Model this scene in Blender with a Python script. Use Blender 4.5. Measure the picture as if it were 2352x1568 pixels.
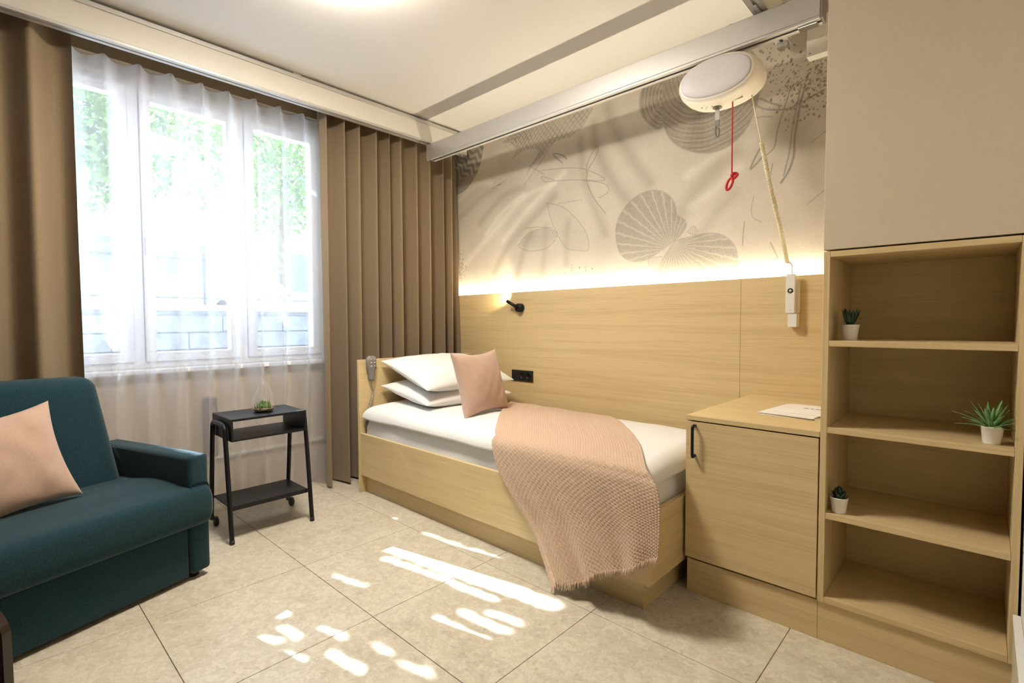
import bpy, bmesh, math, random
import numpy as np
from mathutils import Matrix, Vector

for o in list(bpy.data.objects):
    bpy.data.objects.remove(o)
scene = bpy.context.scene
COL = scene.collection
rnd = random.Random(7)
rng = np.random.default_rng(11)

# ------------------------------------------------------------------ camera
cam_data = bpy.data.cameras.new('camera')
cam = bpy.data.objects.new('camera', cam_data)
COL.objects.link(cam)
cam_data.sensor_width = 36.0
cam_data.lens = 1154.36 / 2352.0 * 36.0
cam_data.clip_start = 0.02
R_, U_, D_ = ((0.72889219, 0.68461878, -0.00364706), (-0.02382387, 0.03068765, 0.99924506), (-0.68421385, 0.72825504, -0.03867826))
cam.matrix_world = Matrix(((R_[0], U_[0], -D_[0], 0.0), (R_[1], U_[1], -D_[1], 0.0), (R_[2], U_[2], -D_[2], 1.12), (0, 0, 0, 1)))
scene.camera = cam

# ------------------------------------------------------------------ world, sun, exposure
world = bpy.data.worlds.new('world')
scene.world = world
world.use_nodes = True
bg = world.node_tree.nodes['Background']
bg.inputs['Color'].default_value = (0.66, 0.82, 1.0, 1)
bg.inputs['Strength'].default_value = 5.6

SUN_EL, SUN_AZ = math.radians(44), math.atan2(0.215, 1.0)
SUN_V = Vector((math.cos(SUN_EL) * math.cos(SUN_AZ), math.cos(SUN_EL) * math.sin(SUN_AZ), -math.sin(SUN_EL)))
sun_data = bpy.data.lights.new('sun', 'SUN')
sun_data.energy = 55.0
sun_data.angle = math.radians(0.3)
sun_data.color = (0.86, 0.94, 1.0)
sun = bpy.data.objects.new('sun', sun_data)
COL.objects.link(sun)
sun.rotation_mode = 'QUATERNION'
sun.rotation_quaternion = SUN_V.to_track_quat('-Z', 'Y')
sun.location = (-9, 0, 9)

LAMP_L = 83.0      # radiance of the ceiling lamp's diffuser
LED_L = 200.0       # radiance of the strip behind the wainscot
vs = scene.view_settings
vs.view_transform = 'Standard'
vs.look = 'None'
vs.exposure = 0.22
vs.gamma = 1.0
vs.use_curve_mapping = False

# ------------------------------------------------------------------ materials
MATS = {}
def mat(name):
    m = bpy.data.materials.new(name)
    m.use_nodes = True
    nt = m.node_tree
    MATS[name] = m
    return m, nt, nt.nodes['Principled BSDF'], nt.nodes, nt.links

def node(nt, kind, **kw):
    n = nt.nodes.new(kind)
    for k, v in kw.items():
        if k in n.inputs:
            n.inputs[k].default_value = v
        else:
            setattr(n, k, v)
    return n

def ramp(nt, fac, stops):
    r = nt.nodes.new('ShaderNodeValToRGB')
    el = r.color_ramp.elements
    while len(el) < len(stops):
        el.new(0.5)
    for e, (p, c) in zip(el, stops):
        e.position = p
        e.color = (*c, 1)
    nt.links.new(fac, r.inputs['Fac'])
    return r.outputs['Color']

def add_bump(nt, bsdf, height, strength, dist):
    b = node(nt, 'ShaderNodeBump', Strength=strength, Distance=dist)
    nt.links.new(height, b.inputs['Height'])
    nt.links.new(b.outputs['Normal'], bsdf.inputs['Normal'])

def plain(name, col, rough=0.5, metal=0.0, spec=0.5, grain=0.0, gscale=60.0, bump=0.0):
    m, nt, b, N, L = mat(name)
    b.inputs['Roughness'].default_value = rough
    b.inputs['Metallic'].default_value = metal
    b.inputs['Specular IOR Level'].default_value = spec
    tc = N.new('ShaderNodeTexCoord')
    nz = node(nt, 'ShaderNodeTexNoise', Scale=gscale, Detail=3.0)
    L.new(tc.outputs['Object'], nz.inputs['Vector'])
    g = max(grain, 0.015)
    c = ramp(nt, nz.outputs['Fac'], [(0.3, tuple(max(0, v * (1 - g)) for v in col)), (0.7, tuple(min(1, v * (1 + g)) for v in col))])
    L.new(c, b.inputs['Base Color'])
    if bump:
        add_bump(nt, b, nz.outputs['Fac'], bump, 0.002)
    return m

def wood(name, axis, light, dark, rough=0.42):
    m, nt, b, N, L = mat(name)
    b.inputs['Roughness'].default_value = rough
    b.inputs['Specular IOR Level'].default_value = 0.4
    geo = N.new('ShaderNodeNewGeometry')
    def mapped(s_along, s_across):
        mp = N.new('ShaderNodeMapping')
        s = [s_across] * 3
        s[axis] = s_along
        mp.inputs['Scale'].default_value = s
        L.new(geo.outputs['Position'], mp.inputs['Vector'])
        return mp.outputs['Vector']
    n1 = node(nt, 'ShaderNodeTexNoise', Scale=1.0, Detail=4.0, Distortion=0.6)
    L.new(mapped(0.8, 22.0), n1.inputs['Vector'])
    n2 = node(nt, 'ShaderNodeTexNoise', Scale=1.0, Detail=3.0, Distortion=0.2)
    L.new(mapped(4.0, 240.0), n2.inputs['Vector'])
    mx = node(nt, 'ShaderNodeMath', operation='MULTIPLY_ADD')
    L.new(n2.outputs['Fac'], mx.inputs[0])
    mx.inputs[1].default_value = 0.55
    mx2 = node(nt, 'ShaderNodeMath', operation='MULTIPLY')
    L.new(n1.outputs['Fac'], mx2.inputs[0])
    mx2.inputs[1].default_value = 0.5
    L.new(mx2.outputs[0], mx.inputs[2])
    c = ramp(nt, mx.outputs[0], [(0.30, dark), (0.56, light), (0.80, tuple(min(1, v * 1.07) for v in light))])
    L.new(c, b.inputs['Base Color'])
    add_bump(nt, b, mx.outputs[0], 0.12, 0.001)
    return m

OAK_L, OAK_D = (0.665, 0.51, 0.268), (0.545, 0.395, 0.188)
wood('oak_along_x', 0, OAK_L, OAK_D)
wood('oak_along_y', 1, OAK_L, OAK_D)
wood('oak_along_z', 2, OAK_L, OAK_D)
wood('dark_wood', 2, (0.022, 0.012, 0.007), (0.012, 0.007, 0.004), 0.3)

# floor stone: pale agglomerate with darker and lighter chips
m, nt, b, N, L = mat('floor_stone')
b.inputs['Roughness'].default_value = 0.34
b.inputs['Specular IOR Level'].default_value = 0.45
geo = N.new('ShaderNodeNewGeometry')
nd = node(nt, 'ShaderNodeTexNoise', Scale=14.0, Detail=2.0)
L.new(geo.outputs['Position'], nd.inputs['Vector'])
mixv = N.new('ShaderNodeMix'); mixv.data_type = 'VECTOR'
mixv.inputs[0].default_value = 0.06
L.new(geo.outputs['Position'], mixv.inputs[4]); L.new(nd.outputs['Color'], mixv.inputs[5])
v1 = node(nt, 'ShaderNodeTexVoronoi', Scale=46.0); L.new(mixv.outputs[1], v1.inputs['Vector'])
v2 = node(nt, 'ShaderNodeTexVoronoi', Scale=130.0); L.new(mixv.outputs[1], v2.inputs['Vector'])
s1 = N.new('ShaderNodeSeparateColor'); L.new(v1.outputs['Color'], s1.inputs[0])
s2 = N.new('ShaderNodeSeparateColor'); L.new(v2.outputs['Color'], s2.inputs[0])
n3 = node(nt, 'ShaderNodeTexNoise', Scale=5.0, Detail=6.0, Roughness=0.7); L.new(geo.outputs['Position'], n3.inputs['Vector'])
a1 = node(nt, 'ShaderNodeMath', operation='MULTIPLY_ADD'); L.new(s1.outputs[0], a1.inputs[0]); a1.inputs[1].default_value = 0.32; 
a2 = node(nt, 'ShaderNodeMath', operation='MULTIPLY_ADD'); L.new(s2.outputs[0], a2.inputs[0]); a2.inputs[1].default_value = 0.30; L.new(n3.outputs['Fac'], a2.inputs[2])
L.new(a2.outputs[0], a1.inputs[2])
c = ramp(nt, a1.outputs[0], [(0.34, (0.40, 0.35, 0.27)), (0.60, (0.545, 0.485, 0.375)), (0.85, (0.60, 0.54, 0.425)), (1.0, (0.66, 0.605, 0.485))])
L.new(c, b.inputs['Base Color'])

plain('grout', (0.24, 0.20, 0.15), 0.8)
plain('wall_paint', (0.68, 0.58, 0.45), 0.85)
plain('back_wall_paint', (0.30, 0.26, 0.21), 0.85)
plain('white_wall', (0.80, 0.77, 0.72), 0.8)
plain('ceiling_paint', (0.76, 0.735, 0.69), 0.9)
plain('rail_cream', (0.72, 0.68, 0.60), 0.45)
plain('aluminium', (0.62, 0.60, 0.57), 0.42, 0.6)
plain('steel', (0.6, 0.6, 0.6), 0.25, 1.0)
plain('beige_lacquer', (0.60, 0.495, 0.36), 0.55)
plain('black_metal', (0.008, 0.008, 0.010), 0.42, spec=0.3)
plain('black_plastic', (0.015, 0.015, 0.016), 0.45)
plain('white_plastic', (0.80, 0.77, 0.70), 0.35)
plain('cream_plastic', (0.82, 0.77, 0.66), 0.35)
plain('lilac_plastic', (0.66, 0.62, 0.62), 0.45)
plain('grey_plastic', (0.22, 0.20, 0.18), 0.45)
plain('light_grey_plastic', (0.45, 0.43, 0.40), 0.5)
plain('window_white', (0.86, 0.86, 0.88), 0.4)
plain('red_cord', (0.52, 0.012, 0.016), 0.55)
plain('cream_cord', (0.82, 0.74, 0.52), 0.5)
plain('strap_grey', (0.22, 0.21, 0.19), 0.7, grain=0.2, gscale=300)
plain('paper', (0.86, 0.83, 0.78), 0.8)
plain('ink', (0.03, 0.03, 0.03), 0.8)
plain('soil', (0.04, 0.028, 0.018), 0.95, grain=0.5, gscale=200, bump=0.6)
plain('pebbles', (0.42, 0.30, 0.18), 0.7, grain=0.4, gscale=150)
plain('pot_white', (0.84, 0.80, 0.74), 0.4)
plain('leaf_dark', (0.018, 0.05, 0.028), 0.5, grain=0.35, gscale=40)
plain('leaf_mid', (0.12, 0.19, 0.045), 0.5, grain=0.35, gscale=40)
plain('leaf_green', (0.17, 0.33, 0.11), 0.5, grain=0.3, gscale=40)
plain('bark', (0.20, 0.16, 0.13), 0.9, grain=0.4, gscale=12, bump=0.5)
plain('stone_block', (0.17, 0.19, 0.23), 0.9, grain=0.25, gscale=9, bump=0.4)
plain('paving', (0.52, 0.52, 0.52), 0.9, grain=0.1, gscale=4)
plain('facade', (0.74, 0.74, 0.74), 0.9, grain=0.04, gscale=3)
plain('car_paint', (0.62, 0.66, 0.72), 0.25)
plain('car_glass', (0.20, 0.23, 0.27), 0.08)
plain('fence_metal', (0.12, 0.13, 0.15), 0.5)
plain('shadow_gap', (0.02, 0.018, 0.015), 0.9)

def fabric(name, col, var, scale, bump, rough=0.95, sheen=0.3):
    m, nt, b, N, L = mat(name)
    b.inputs['Roughness'].default_value = rough
    b.inputs['Specular IOR Level'].default_value = 0.15
    b.inputs['Sheen Weight'].default_value = sheen
    b.inputs['Sheen Roughness'].default_value = 0.5
    tc = N.new('ShaderNodeTexCoord')
    mp = N.new('ShaderNodeMapping'); mp.inputs['Scale'].default_value = (1, 1, 0.5)
    L.new(tc.outputs['Object'], mp.inputs['Vector'])
    nz = node(nt, 'ShaderNodeTexNoise', Scale=scale, Detail=3.0, Roughness=0.7)
    L.new(mp.outputs['Vector'], nz.inputs['Vector'])
    c = ramp(nt, nz.outputs['Fac'], [(0.3, tuple(v * (1 - var) for v in col)), (0.7, tuple(min(1, v * (1 + var)) for v in col))])
    L.new(c, b.inputs['Base Color'])
    add_bump(nt, b, nz.outputs['Fac'], bump, 0.001)
    return m
fabric('curtain_taupe', (0.25, 0.182, 0.110), 0.16, 320, 0.25)
fabric('sofa_teal', (0.012, 0.038, 0.050), 0.45, 380, 0.5, sheen=0.15)
fabric('cushion_pink', (0.50, 0.345, 0.265), 0.12, 420, 0.4)
fabric('throw_pink', (0.57, 0.405, 0.285), 0.10, 260, 0.3)
fabric('linen_white', (0.80, 0.785, 0.755), 0.02, 90, 0.08, sheen=0.1)

# sheer: open weave, mostly light straight through, the threads glow when lit from behind
m, nt, b, N, L = mat('sheer_white')
out = N['Material Output']
tr = node(nt, 'ShaderNodeBsdfTransparent', Color=(0.97, 0.975, 1.0, 1))
tl = node(nt, 'ShaderNodeBsdfTranslucent', Color=(0.90, 0.91, 0.96, 1))
df = node(nt, 'ShaderNodeBsdfDiffuse', Color=(0.82, 0.82, 0.84, 1))
m1 = node(nt, 'ShaderNodeMixShader'); m1.inputs[0].default_value = 0.35
L.new(tl.outputs[0], m1.inputs[1]); L.new(df.outputs[0], m1.inputs[2])
lw = node(nt, 'ShaderNodeLayerWeight', Blend=0.35)
mr = node(nt, 'ShaderNodeMapRange'); L.new(lw.outputs['Facing'], mr.inputs['Value'])
mr.inputs['To Min'].default_value = 0.34; mr.inputs['To Max'].default_value = 0.80
m2 = N.new('ShaderNodeMixShader'); L.new(mr.outputs['Result'], m2.inputs[0])
L.new(tr.outputs[0], m2.inputs[1]); L.new(m1.outputs[0], m2.inputs[2])
L.new(m2.outputs[0], out.inputs['Surface'])

def glass(name, tint, refl, rim_white=0.0):
    m, nt, b, N, L = mat(name)
    out = N['Material Output']
    tr = node(nt, 'ShaderNodeBsdfTransparent', Color=(*tint, 1))
    gl = node(nt, 'ShaderNodeBsdfGlossy', Roughness=0.02)
    dfw = node(nt, 'ShaderNodeBsdfDiffuse', Color=(0.9, 0.9, 0.9, 1))
    gh = node(nt, 'ShaderNodeMixShader'); gh.inputs[0].default_value = rim_white  # white mixed into grazing edges imitates the bright rim of glass
    L.new(gl.outputs[0], gh.inputs[1]); L.new(dfw.outputs[0], gh.inputs[2])
    lw = node(nt, 'ShaderNodeLayerWeight', Blend=0.5)
    mx = N.new('ShaderNodeMixShader')
    pw = node(nt, 'ShaderNodeMath', operation='POWER'); L.new(lw.outputs['Facing'], pw.inputs[0]); pw.inputs[1].default_value = 3.0
    ml = node(nt, 'ShaderNodeMath', operation='MULTIPLY_ADD'); L.new(pw.outputs[0], ml.inputs[0]); ml.inputs[1].default_value = refl; ml.inputs[2].default_value = 0.03
    L.new(ml.outputs[0], mx.inputs[0]); L.new(tr.outputs[0], mx.inputs[1]); L.new(gh.outputs[0], mx.inputs[2])
    L.new(mx.outputs[0], out.inputs['Surface'])
glass('window_glass', (0.97, 0.985, 0.99), 0.15)
glass('terrarium_glass', (0.985, 0.99, 0.99), 0.75, 0.55)

def emission(name, col, strength):
    m, nt, b, N, L = mat(name)
    e = node(nt, 'ShaderNodeEmission', Color=(*col, 1), Strength=strength)
    L.new(e.outputs[0], N['Material Output'].inputs['Surface'])
emission('lamp_diffuser', (1.0, 0.92, 0.80), LAMP_L)
emission('led_strip', (1.0, 0.90, 0.70), LED_L)
emission('reading_bulb', (1.0, 0.80, 0.50), 20.0)

m, nt, b, N, L = mat('foliage')
b.inputs['Roughness'].default_value = 0.5
oi = N.new('ShaderNodeNewGeometry')
c = ramp(nt, oi.outputs['Random Per Island'], [(0.0, (0.05, 0.12, 0.02)), (0.5, (0.12, 0.25, 0.05)), (1.0, (0.24, 0.38, 0.10))])
tlf = N.new('ShaderNodeBsdfTranslucent'); L.new(c, tlf.inputs['Color']); L.new(c, b.inputs['Base Color'])
mxs = node(nt, 'ShaderNodeMixShader'); mxs.inputs[0].default_value = 0.35
L.new(b.outputs[0], mxs.inputs[1]); L.new(tlf.outputs[0], mxs.inputs[2]); L.new(mxs.outputs[0], N['Material Output'].inputs['Surface'])

# the printed mural: colours of the print come from a colour attribute, the canvas weave from noise
m, nt, b, N, L = mat('mural_print')
b.inputs['Roughness'].default_value = 0.85
at = node(nt, 'ShaderNodeAttribute', attribute_name='print')
geo = N.new('ShaderNodeNewGeometry')
nz = node(nt, 'ShaderNodeTexNoise', Scale=120.0, Detail=3.0); L.new(geo.outputs['Position'], nz.inputs['Vector'])
nz2 = node(nt, 'ShaderNodeTexNoise', Scale=2.5, Detail=5.0, Roughness=0.65); L.new(geo.outputs['Position'], nz2.inputs['Vector'])
c1 = ramp(nt, nz.outputs['Fac'], [(0.3, (0.93, 0.93, 0.93)), (0.7, (1.0, 1.0, 1.0))])
c2 = ramp(nt, nz2.outputs['Fac'], [(0.3, (0.86, 0.85, 0.83)), (0.65, (1.0, 1.0, 1.0))])
mm = N.new('ShaderNodeMix'); mm.data_type = 'RGBA'; mm.blend_type = 'MULTIPLY'; mm.inputs[0].default_value = 1.0
L.new(at.outputs['Color'], mm.inputs[6]); L.new(c1, mm.inputs[7])
mm2 = N.new('ShaderNodeMix'); mm2.data_type = 'RGBA'; mm2.blend_type = 'MULTIPLY'; mm2.inputs[0].default_value = 1.0
L.new(mm.outputs[2], mm2.inputs[6]); L.new(c2, mm2.inputs[7])
L.new(mm2.outputs[2], b.inputs['Base Color'])

# ------------------------------------------------------------------ builders
def link(o, parent=None):
    COL.objects.link(o)
    if parent is not None:
        o.parent = parent
    return o

def world_loc(o):
    p = Vector(o.location)
    q = o.parent
    while q is not None:
        p += q.location
        q = q.parent
    return p

def mesh_obj(name, verts, faces, material, parent=None, smooth=False, center=True):
    """vertices are world coordinates; the object's origin is put at the middle of its base"""
    v = np.asarray(verts, dtype=float)
    lo, hi = v.min(0), v.max(0)
    org = np.array([(lo[0] + hi[0]) / 2, (lo[1] + hi[1]) / 2, lo[2]]) if center else np.zeros(3)
    me = bpy.data.meshes.new(name)
    if isinstance(faces, np.ndarray):
        me.vertices.add(len(v)); me.vertices.foreach_set('co', (v - org).ravel())
        nf, k = faces.shape
        me.loops.add(nf * k); me.loops.foreach_set('vertex_index', faces.ravel().astype(np.int32))
        me.polygons.add(nf); me.polygons.foreach_set('loop_start', np.arange(0, nf * k, k, dtype=np.int32))
        me.update(calc_edges=True); me.validate()
    else:
        me.from_pydata((v - org).tolist(), [], faces)
        me.update()
    if smooth:
        me.shade_smooth()
    me.materials.append(MATS[material])
    o = bpy.data.objects.new(name, me)
    link(o, parent)
    p = Vector(org) - (world_loc(parent) if parent is not None else Vector((0, 0, 0)))
    o.location = p
    return o

def thing(name, loc, label, cat, group=None):
    o = bpy.data.objects.new(name, None)
    o.empty_display_size = 0.05
    COL.objects.link(o)
    o.location = loc
    o['label'] = label
    o['category'] = cat
    if group:
        o['group'] = group
    return o

def tag(o, label, cat, group=None):
    o['label'] = label
    o['category'] = cat
    if group:
        o['group'] = group
    return o

def struct(o):
    o['kind'] = 'structure'
    return o

def box_data(x0, x1, y0, y1, z0, z1, bevel=0.002, seg=2):
    bm = bmesh.new()
    bmesh.ops.create_cube(bm, size=1.0)
    for v in bm.verts:
        v.co = Vector(((x0 + x1) / 2 + v.co.x * (x1 - x0), (y0 + y1) / 2 + v.co.y * (y1 - y0), (z0 + z1) / 2 + v.co.z * (z1 - z0)))
    if bevel > 0:
        bevel = min(bevel, 0.45 * min(x1 - x0, y1 - y0, z1 - z0))
        bmesh.ops.bevel(bm, geom=bm.edges[:], offset=bevel, segments=seg, profile=0.5, affect='EDGES')
    bm.verts.index_update()
    v = [tuple(p.co) for p in bm.verts]
    f = [[q.index for q in p.verts] for p in bm.faces]
    bm.free()
    return v, f

def box(name, x0, x1, y0, y1, z0, z1, material, parent=None, bevel=0.002, seg=2, smooth=False, xf=None):
    v, f = box_data(x0, x1, y0, y1, z0, z1, bevel, seg)
    if xf:
        v = [xf(*p) for p in v]
    return mesh_obj(name, v, f, material, parent, smooth)

def merge(*parts):
    V, F = [], []
    for v, f in parts:
        n = len(V)
        V += [tuple(p) for p in v]
        F += [[i + n for i in q] for q in f]
    return V, F

def tube_data(pts, r, seg=10, closed=False, cap=True):
    pts = [Vector(p) for p in pts]
    n = len(pts)
    rad = r if isinstance(r, (list, tuple)) else [r] * n
    V, F = [], []
    prev = None
    for i, p in enumerate(pts):
        a = pts[(i - 1) % n] if (closed or i > 0) else p
        c = pts[(i + 1) % n] if (closed or i < n - 1) else p
        t = (c - a).normalized()
        if prev is None:
            ref = Vector((0, 0, 1)) if abs(t.z) < 0.9 else Vector((1, 0, 0))
            u = t.cross(ref).normalized()
        else:
            u = (prev - t * prev.dot(t)).normalized()
        prev = u
        w = t.cross(u)
        for k in range(seg):
            an = 2 * math.pi * k / seg
            V.append(tuple(p + (u * math.cos(an) + w * math.sin(an)) * rad[i]))
    rings = n if closed else n - 1
    for i in range(rings):
        j = (i + 1) % n
        for k in range(seg):
            F.append([i * seg + k, i * seg + (k + 1) % seg, j * seg + (k + 1) % seg, j * seg + k])
    if cap and not closed:
        F.append(list(range(seg))[::-1])
        F.append([(n - 1) * seg + k for k in range(seg)])
    return V, F

def tube(name, pts, r, material, parent=None, seg=10, closed=False):
    v, f = tube_data(pts, r, seg, closed)
    return mesh_obj(name, v, f, material, parent, smooth=True)

def lathe_data(profile, cx, cy, cz, seg=28, axis='z', close=False):
    V, F = [], []
    for r, h in profile:
        for k in range(seg):
            a = 2 * math.pi * k / seg
            if axis == 'z':
                V.append((cx + r * math.cos(a), cy + r * math.sin(a), cz + h))
            elif axis == 'y':
                V.append((cx + r * math.cos(a), cy + h, cz + r * math.sin(a)))
            else:
                V.append((cx + h, cy + r * math.cos(a), cz + r * math.sin(a)))
    n = len(profile)
    for i in range(n - 1):
        for k in range(seg):
            F.append([i * seg + k, i * seg + (k + 1) % seg, (i + 1) * seg + (k + 1) % seg, (i + 1) * seg + k])
    if profile[0][0] > 1e-5 and close:
        F.append(list(range(seg))[::-1])
    if profile[-1][0] > 1e-5 and close:
        F.append([(n - 1) * seg + k for k in range(seg)])
    return V, F

def lathe(name, profile, cx, cy, cz, material, parent=None, seg=28, axis='z', smooth=True, close=True):
    v, f = lathe_data(profile, cx, cy, cz, seg, axis, close)
    return mesh_obj(name, v, f, material, parent, smooth)

def grid_faces(nu, nv, flip=False):
    i = np.arange(nu - 1)[:, None] * nv + np.arange(nv - 1)[None, :]
    a = np.stack([i, i + nv, i + nv + 1, i + 1], -1).reshape(-1, 4)
    return a[:, ::-1].copy() if flip else a

def waves(x, y, seed, scale, n=7):
    """smooth pseudo-noise in [-1, 1], a sum of sines"""
    r = np.random.default_rng(seed)
    s = 0
    for _ in range(n):
        a = r.uniform(0, 2 * math.pi); k = scale * r.uniform(0.5, 1.8); p = r.uniform(0, 6.28)
        s = s + np.sin((x * math.cos(a) + y * math.sin(a)) * k + p)
    return s / n * 1.4

def edge_coords(a, b, n, r):
    """coordinates from a to b, crowded within r of each end"""
    t = np.linspace(0, 1, n)
    e = np.sin(np.linspace(0, math.pi / 2, 9))
    lead = a + r * (1 - np.cos(np.linspace(0, math.pi / 2, 9)))
    tail = b - r * (1 - np.cos(np.linspace(math.pi / 2, 0, 9)))
    return np.concatenate([lead, np.linspace(a + r, b - r, n)[1:-1], tail])

def slab(name, x0, x1, y0, y1, z0, ztop, r, material, parent=None, nx=60, ny=36):
    """soft slab with rounded upper edges; ztop(x, y) gives the height of the upper face"""
    xs, ys = edge_coords(x0, x1, nx, r), edge_coords(y0, y1, ny, r)
    X, Y = np.meshgrid(xs, ys, indexing='ij')
    dx = np.minimum(X - x0, x1 - X); dy = np.minimum(Y - y0, y1 - Y)
    fx = np.sqrt(np.clip(1 - (1 - np.clip(dx / r, 0, 1)) ** 2, 0, 1))
    fy = np.sqrt(np.clip(1 - (1 - np.clip(dy / r, 0, 1)) ** 2, 0, 1))
    Z = z0 + (ztop(X, Y) - z0) * np.minimum(fx, fy) ** 0.9
    top = np.stack([X, Y, Z], -1).reshape(-1, 3)
    n = len(top)
    bot = np.stack([X, Y, np.full_like(Z, z0)], -1).reshape(-1, 3)
    F = np.concatenate([grid_faces(len(xs), len(ys)), grid_faces(len(xs), len(ys), True) + n])
    return mesh_obj(name, np.concatenate([top, bot]), F, material, parent, smooth=True)

def pillow(name, w, h, t, frame, material, parent=None, seed=0, pinch=0.07, wr=0.004, n=44, power=0.5):
    """soft pillow; frame = (centre, axis_u, axis_v, axis_n)"""
    c, au, av, an = [np.asarray(k, float) for k in frame]
    s = np.sin(np.linspace(-math.pi / 2, math.pi / 2, n))
    U, V = np.meshgrid(s, s, indexing='ij')
    xx = U * w / 2 * (1 - pinch * (1 - V ** 2))
    yy = V * h / 2 * (1 - pinch * (1 - U ** 2))
    T = t / 2 * (np.clip(1 - np.abs(U) ** 2.2, 0, 1) * np.clip(1 - np.abs(V) ** 2.2, 0, 1)) ** power
    wri = wr * waves(xx, yy, seed, 28) * (1 - np.maximum(abs(U), abs(V)) ** 6) + wr * 0.6 * waves(xx, yy, seed + 5, 60) * (1 - np.maximum(abs(U), abs(V)) ** 6)
    pts = []
    for sg in (1, -1):
        P = c + xx[..., None] * au + yy[..., None] * av + (sg * T + wri)[..., None] * an
        pts.append(P.reshape(-1, 3))
    k = n * n
    F = np.concatenate([grid_faces(n, n), grid_faces(n, n, True) + k])
    return mesh_obj(name, np.concatenate(pts), F, material, parent, smooth=True)

def smooth_path(pts, n=8):
    P = [Vector(p) for p in pts]
    out = []
    for i in range(len(P) - 1):
        p0, p1, p2, p3 = P[max(i - 1, 0)], P[i], P[i + 1], P[min(i + 2, len(P) - 1)]
        for k in range(n):
            t = k / n
            out.append(0.5 * ((2 * p1) + (p2 - p0) * t + (2 * p0 - 5 * p1 + 4 * p2 - p3) * t * t + (3 * p1 - p0 - 3 * p2 + p3) * t ** 3))
    out.append(P[-1])
    return out

def copy_tree(o, parent=None):
    c = o.copy()
    COL.objects.link(c)
    if parent is not None:
        c.parent = parent
    for ch in list(o.children):
        copy_tree(ch, c)
    return c

# ------------------------------------------------------------------ room shell
CEIL = 2.65
WX = -3.45          # inner face of the window wall
BY = 2.83           # inner face of the mural wall
PY = 2.785          # front of the oak wainscot

# floor: mortar bed plus one tile object per tile
floor = struct(box('floor', WX - 0.2, 1.9, -2.1, BY + 0.1, -0.12, -0.006, 'grout', bevel=0))
T = 0.591
tv, tf = box_data(-T / 2 + 0.0012, T / 2 - 0.0012, -T / 2 + 0.0012, T / 2 - 0.0012, -0.006, 0.0, 0.0008, 1)
tile_mesh = None
for i in range(-4, 6):
    for j in range(-4, 4):
        cx = -1.672 + (i + 0.5) * T - T
        cy = 1.0 + (j + 0.5) * T
        if cx < WX or cx > 1.8 or cy < -2.0 or cy > BY - 0.1:
            continue
        if tile_mesh is None:
            o = mesh_obj('tile', [(x + cx, y + cy, z) for x, y, z in tv], tf, 'floor_stone', floor)
            tile_mesh = o.data
        else:
            o = bpy.data.objects.new('tile', tile_mesh)
            link(o, floor)
            o.location = Vector((cx, cy, -0.006)) - floor.location

struct(box('ceiling', WX - 0.2, 1.9, -2.1, BY + 0.15, CEIL, CEIL + 0.1, 'ceiling_paint', bevel=0))

# window wall with its opening
WY0, WY1, WZ0, WZ1 = -0.10, 1.73, 0.862, 2.455
xo = WX - 0.2
parts = [box_data(xo, WX, -2.1, WY0, 0, CEIL, 0), box_data(xo, WX, WY1, BY + 0.1, 0, CEIL, 0),
         box_data(xo, WX, WY0, WY1, 0, WZ0, 0), box_data(xo, WX, WY0, WY1, WZ1, CEIL, 0)]
struct(mesh_obj('wall_window', *merge(*parts), 'wall_paint'))
struct(box('wall_back', WX - 0.2, 1.9, -2.2, -2.1, 0, CEIL, 'back_wall_paint', bevel=0))
struct(box('wall_far_right', 1.8, 1.9, -2.1, 0.9, 0, CEIL, 'back_wall_paint', bevel=0))
struct(box('wall_right', 0.0945, 1.9, 0.9, BY + 0.1, 0, CEIL, 'white_wall', bevel=0.002))
bb = struct(box('baseboard_right', 0.0790, 0.0940, 0.905, 1.955, 0.0, 0.285, 'floor_stone', bevel=0.001))
box('cap', 0.0770, 0.0940, 0.905, 1.957, 0.286, 0.300, 'white_wall', bb, bevel=0.001)

# window: frame, three sashes with a pane each, sill board
win = struct(thing('window_1', (-3.53, 0.8, WZ0), 'window', 'window'))
del win['category']; del win['label']
fr = [box_data(-3.57, -3.49, WY0, WY1, WZ0, WZ0 + 0.035, 0.003), box_data(-3.57, -3.49, WY0, WY1, WZ1 - 0.028, WZ1, 0.003),
      box_data(-3.57, -3.49, WY0, WY0 + 0.04, WZ0 + 0.035, WZ1 - 0.028, 0.003), box_data(-3.57, -3.49, WY1 - 0.04, WY1, WZ0 + 0.035, WZ1 - 0.028, 0.003),
      box_data(-3.57, -3.49, 0.605, 0.655, WZ0 + 0.035, WZ1 - 0.028, 0.003), box_data(-3.57, -3.49, 1.155, 1.205, WZ0 + 0.035, WZ1 - 0.028, 0.003)]
mesh_obj('frame', *merge(*fr), 'window_white', win)
for y0, y1 in ((-0.06, 0.605), (0.655, 1.155), (1.205, 1.69)):
    z0, z1, s = WZ0 + 0.035, WZ1 - 0.028, 0.055
    sash = mesh_obj('sash', *merge(box_data(-3.545, -3.475, y0 + .003, y1 - .003, z0 + .003, z0 + s, 0.004), box_data(-3.545, -3.475, y0 + .003, y1 - .003, z1 - s, z1 - .003, 0.004),
                    box_data(-3.545, -3.475, y0 + .003, y0 + s, z0 + s, z1 - s, 0.004), box_data(-3.545, -3.475, y1 - s, y1 - .003, z0 + s, z1 - s, 0.004)), 'window_white', win)
    box('pane', -3.516, -3.508, y0 + s - 0.004, y1 - s + 0.004, z0 + s - 0.004, z1 - s + 0.004, 'window_glass', sash, bevel=0)
hd = box('handle', -3.474, -3.455, 0.668, 0.690, 1.50, 1.62, 'window_white', win, bevel=0.006)
struct(box('sill', -3.54, -3.402, WY0 + 0.002, WY1 - 0.002, 0.835, 0.8615, 'window_white', win, bevel=0.005))

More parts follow.
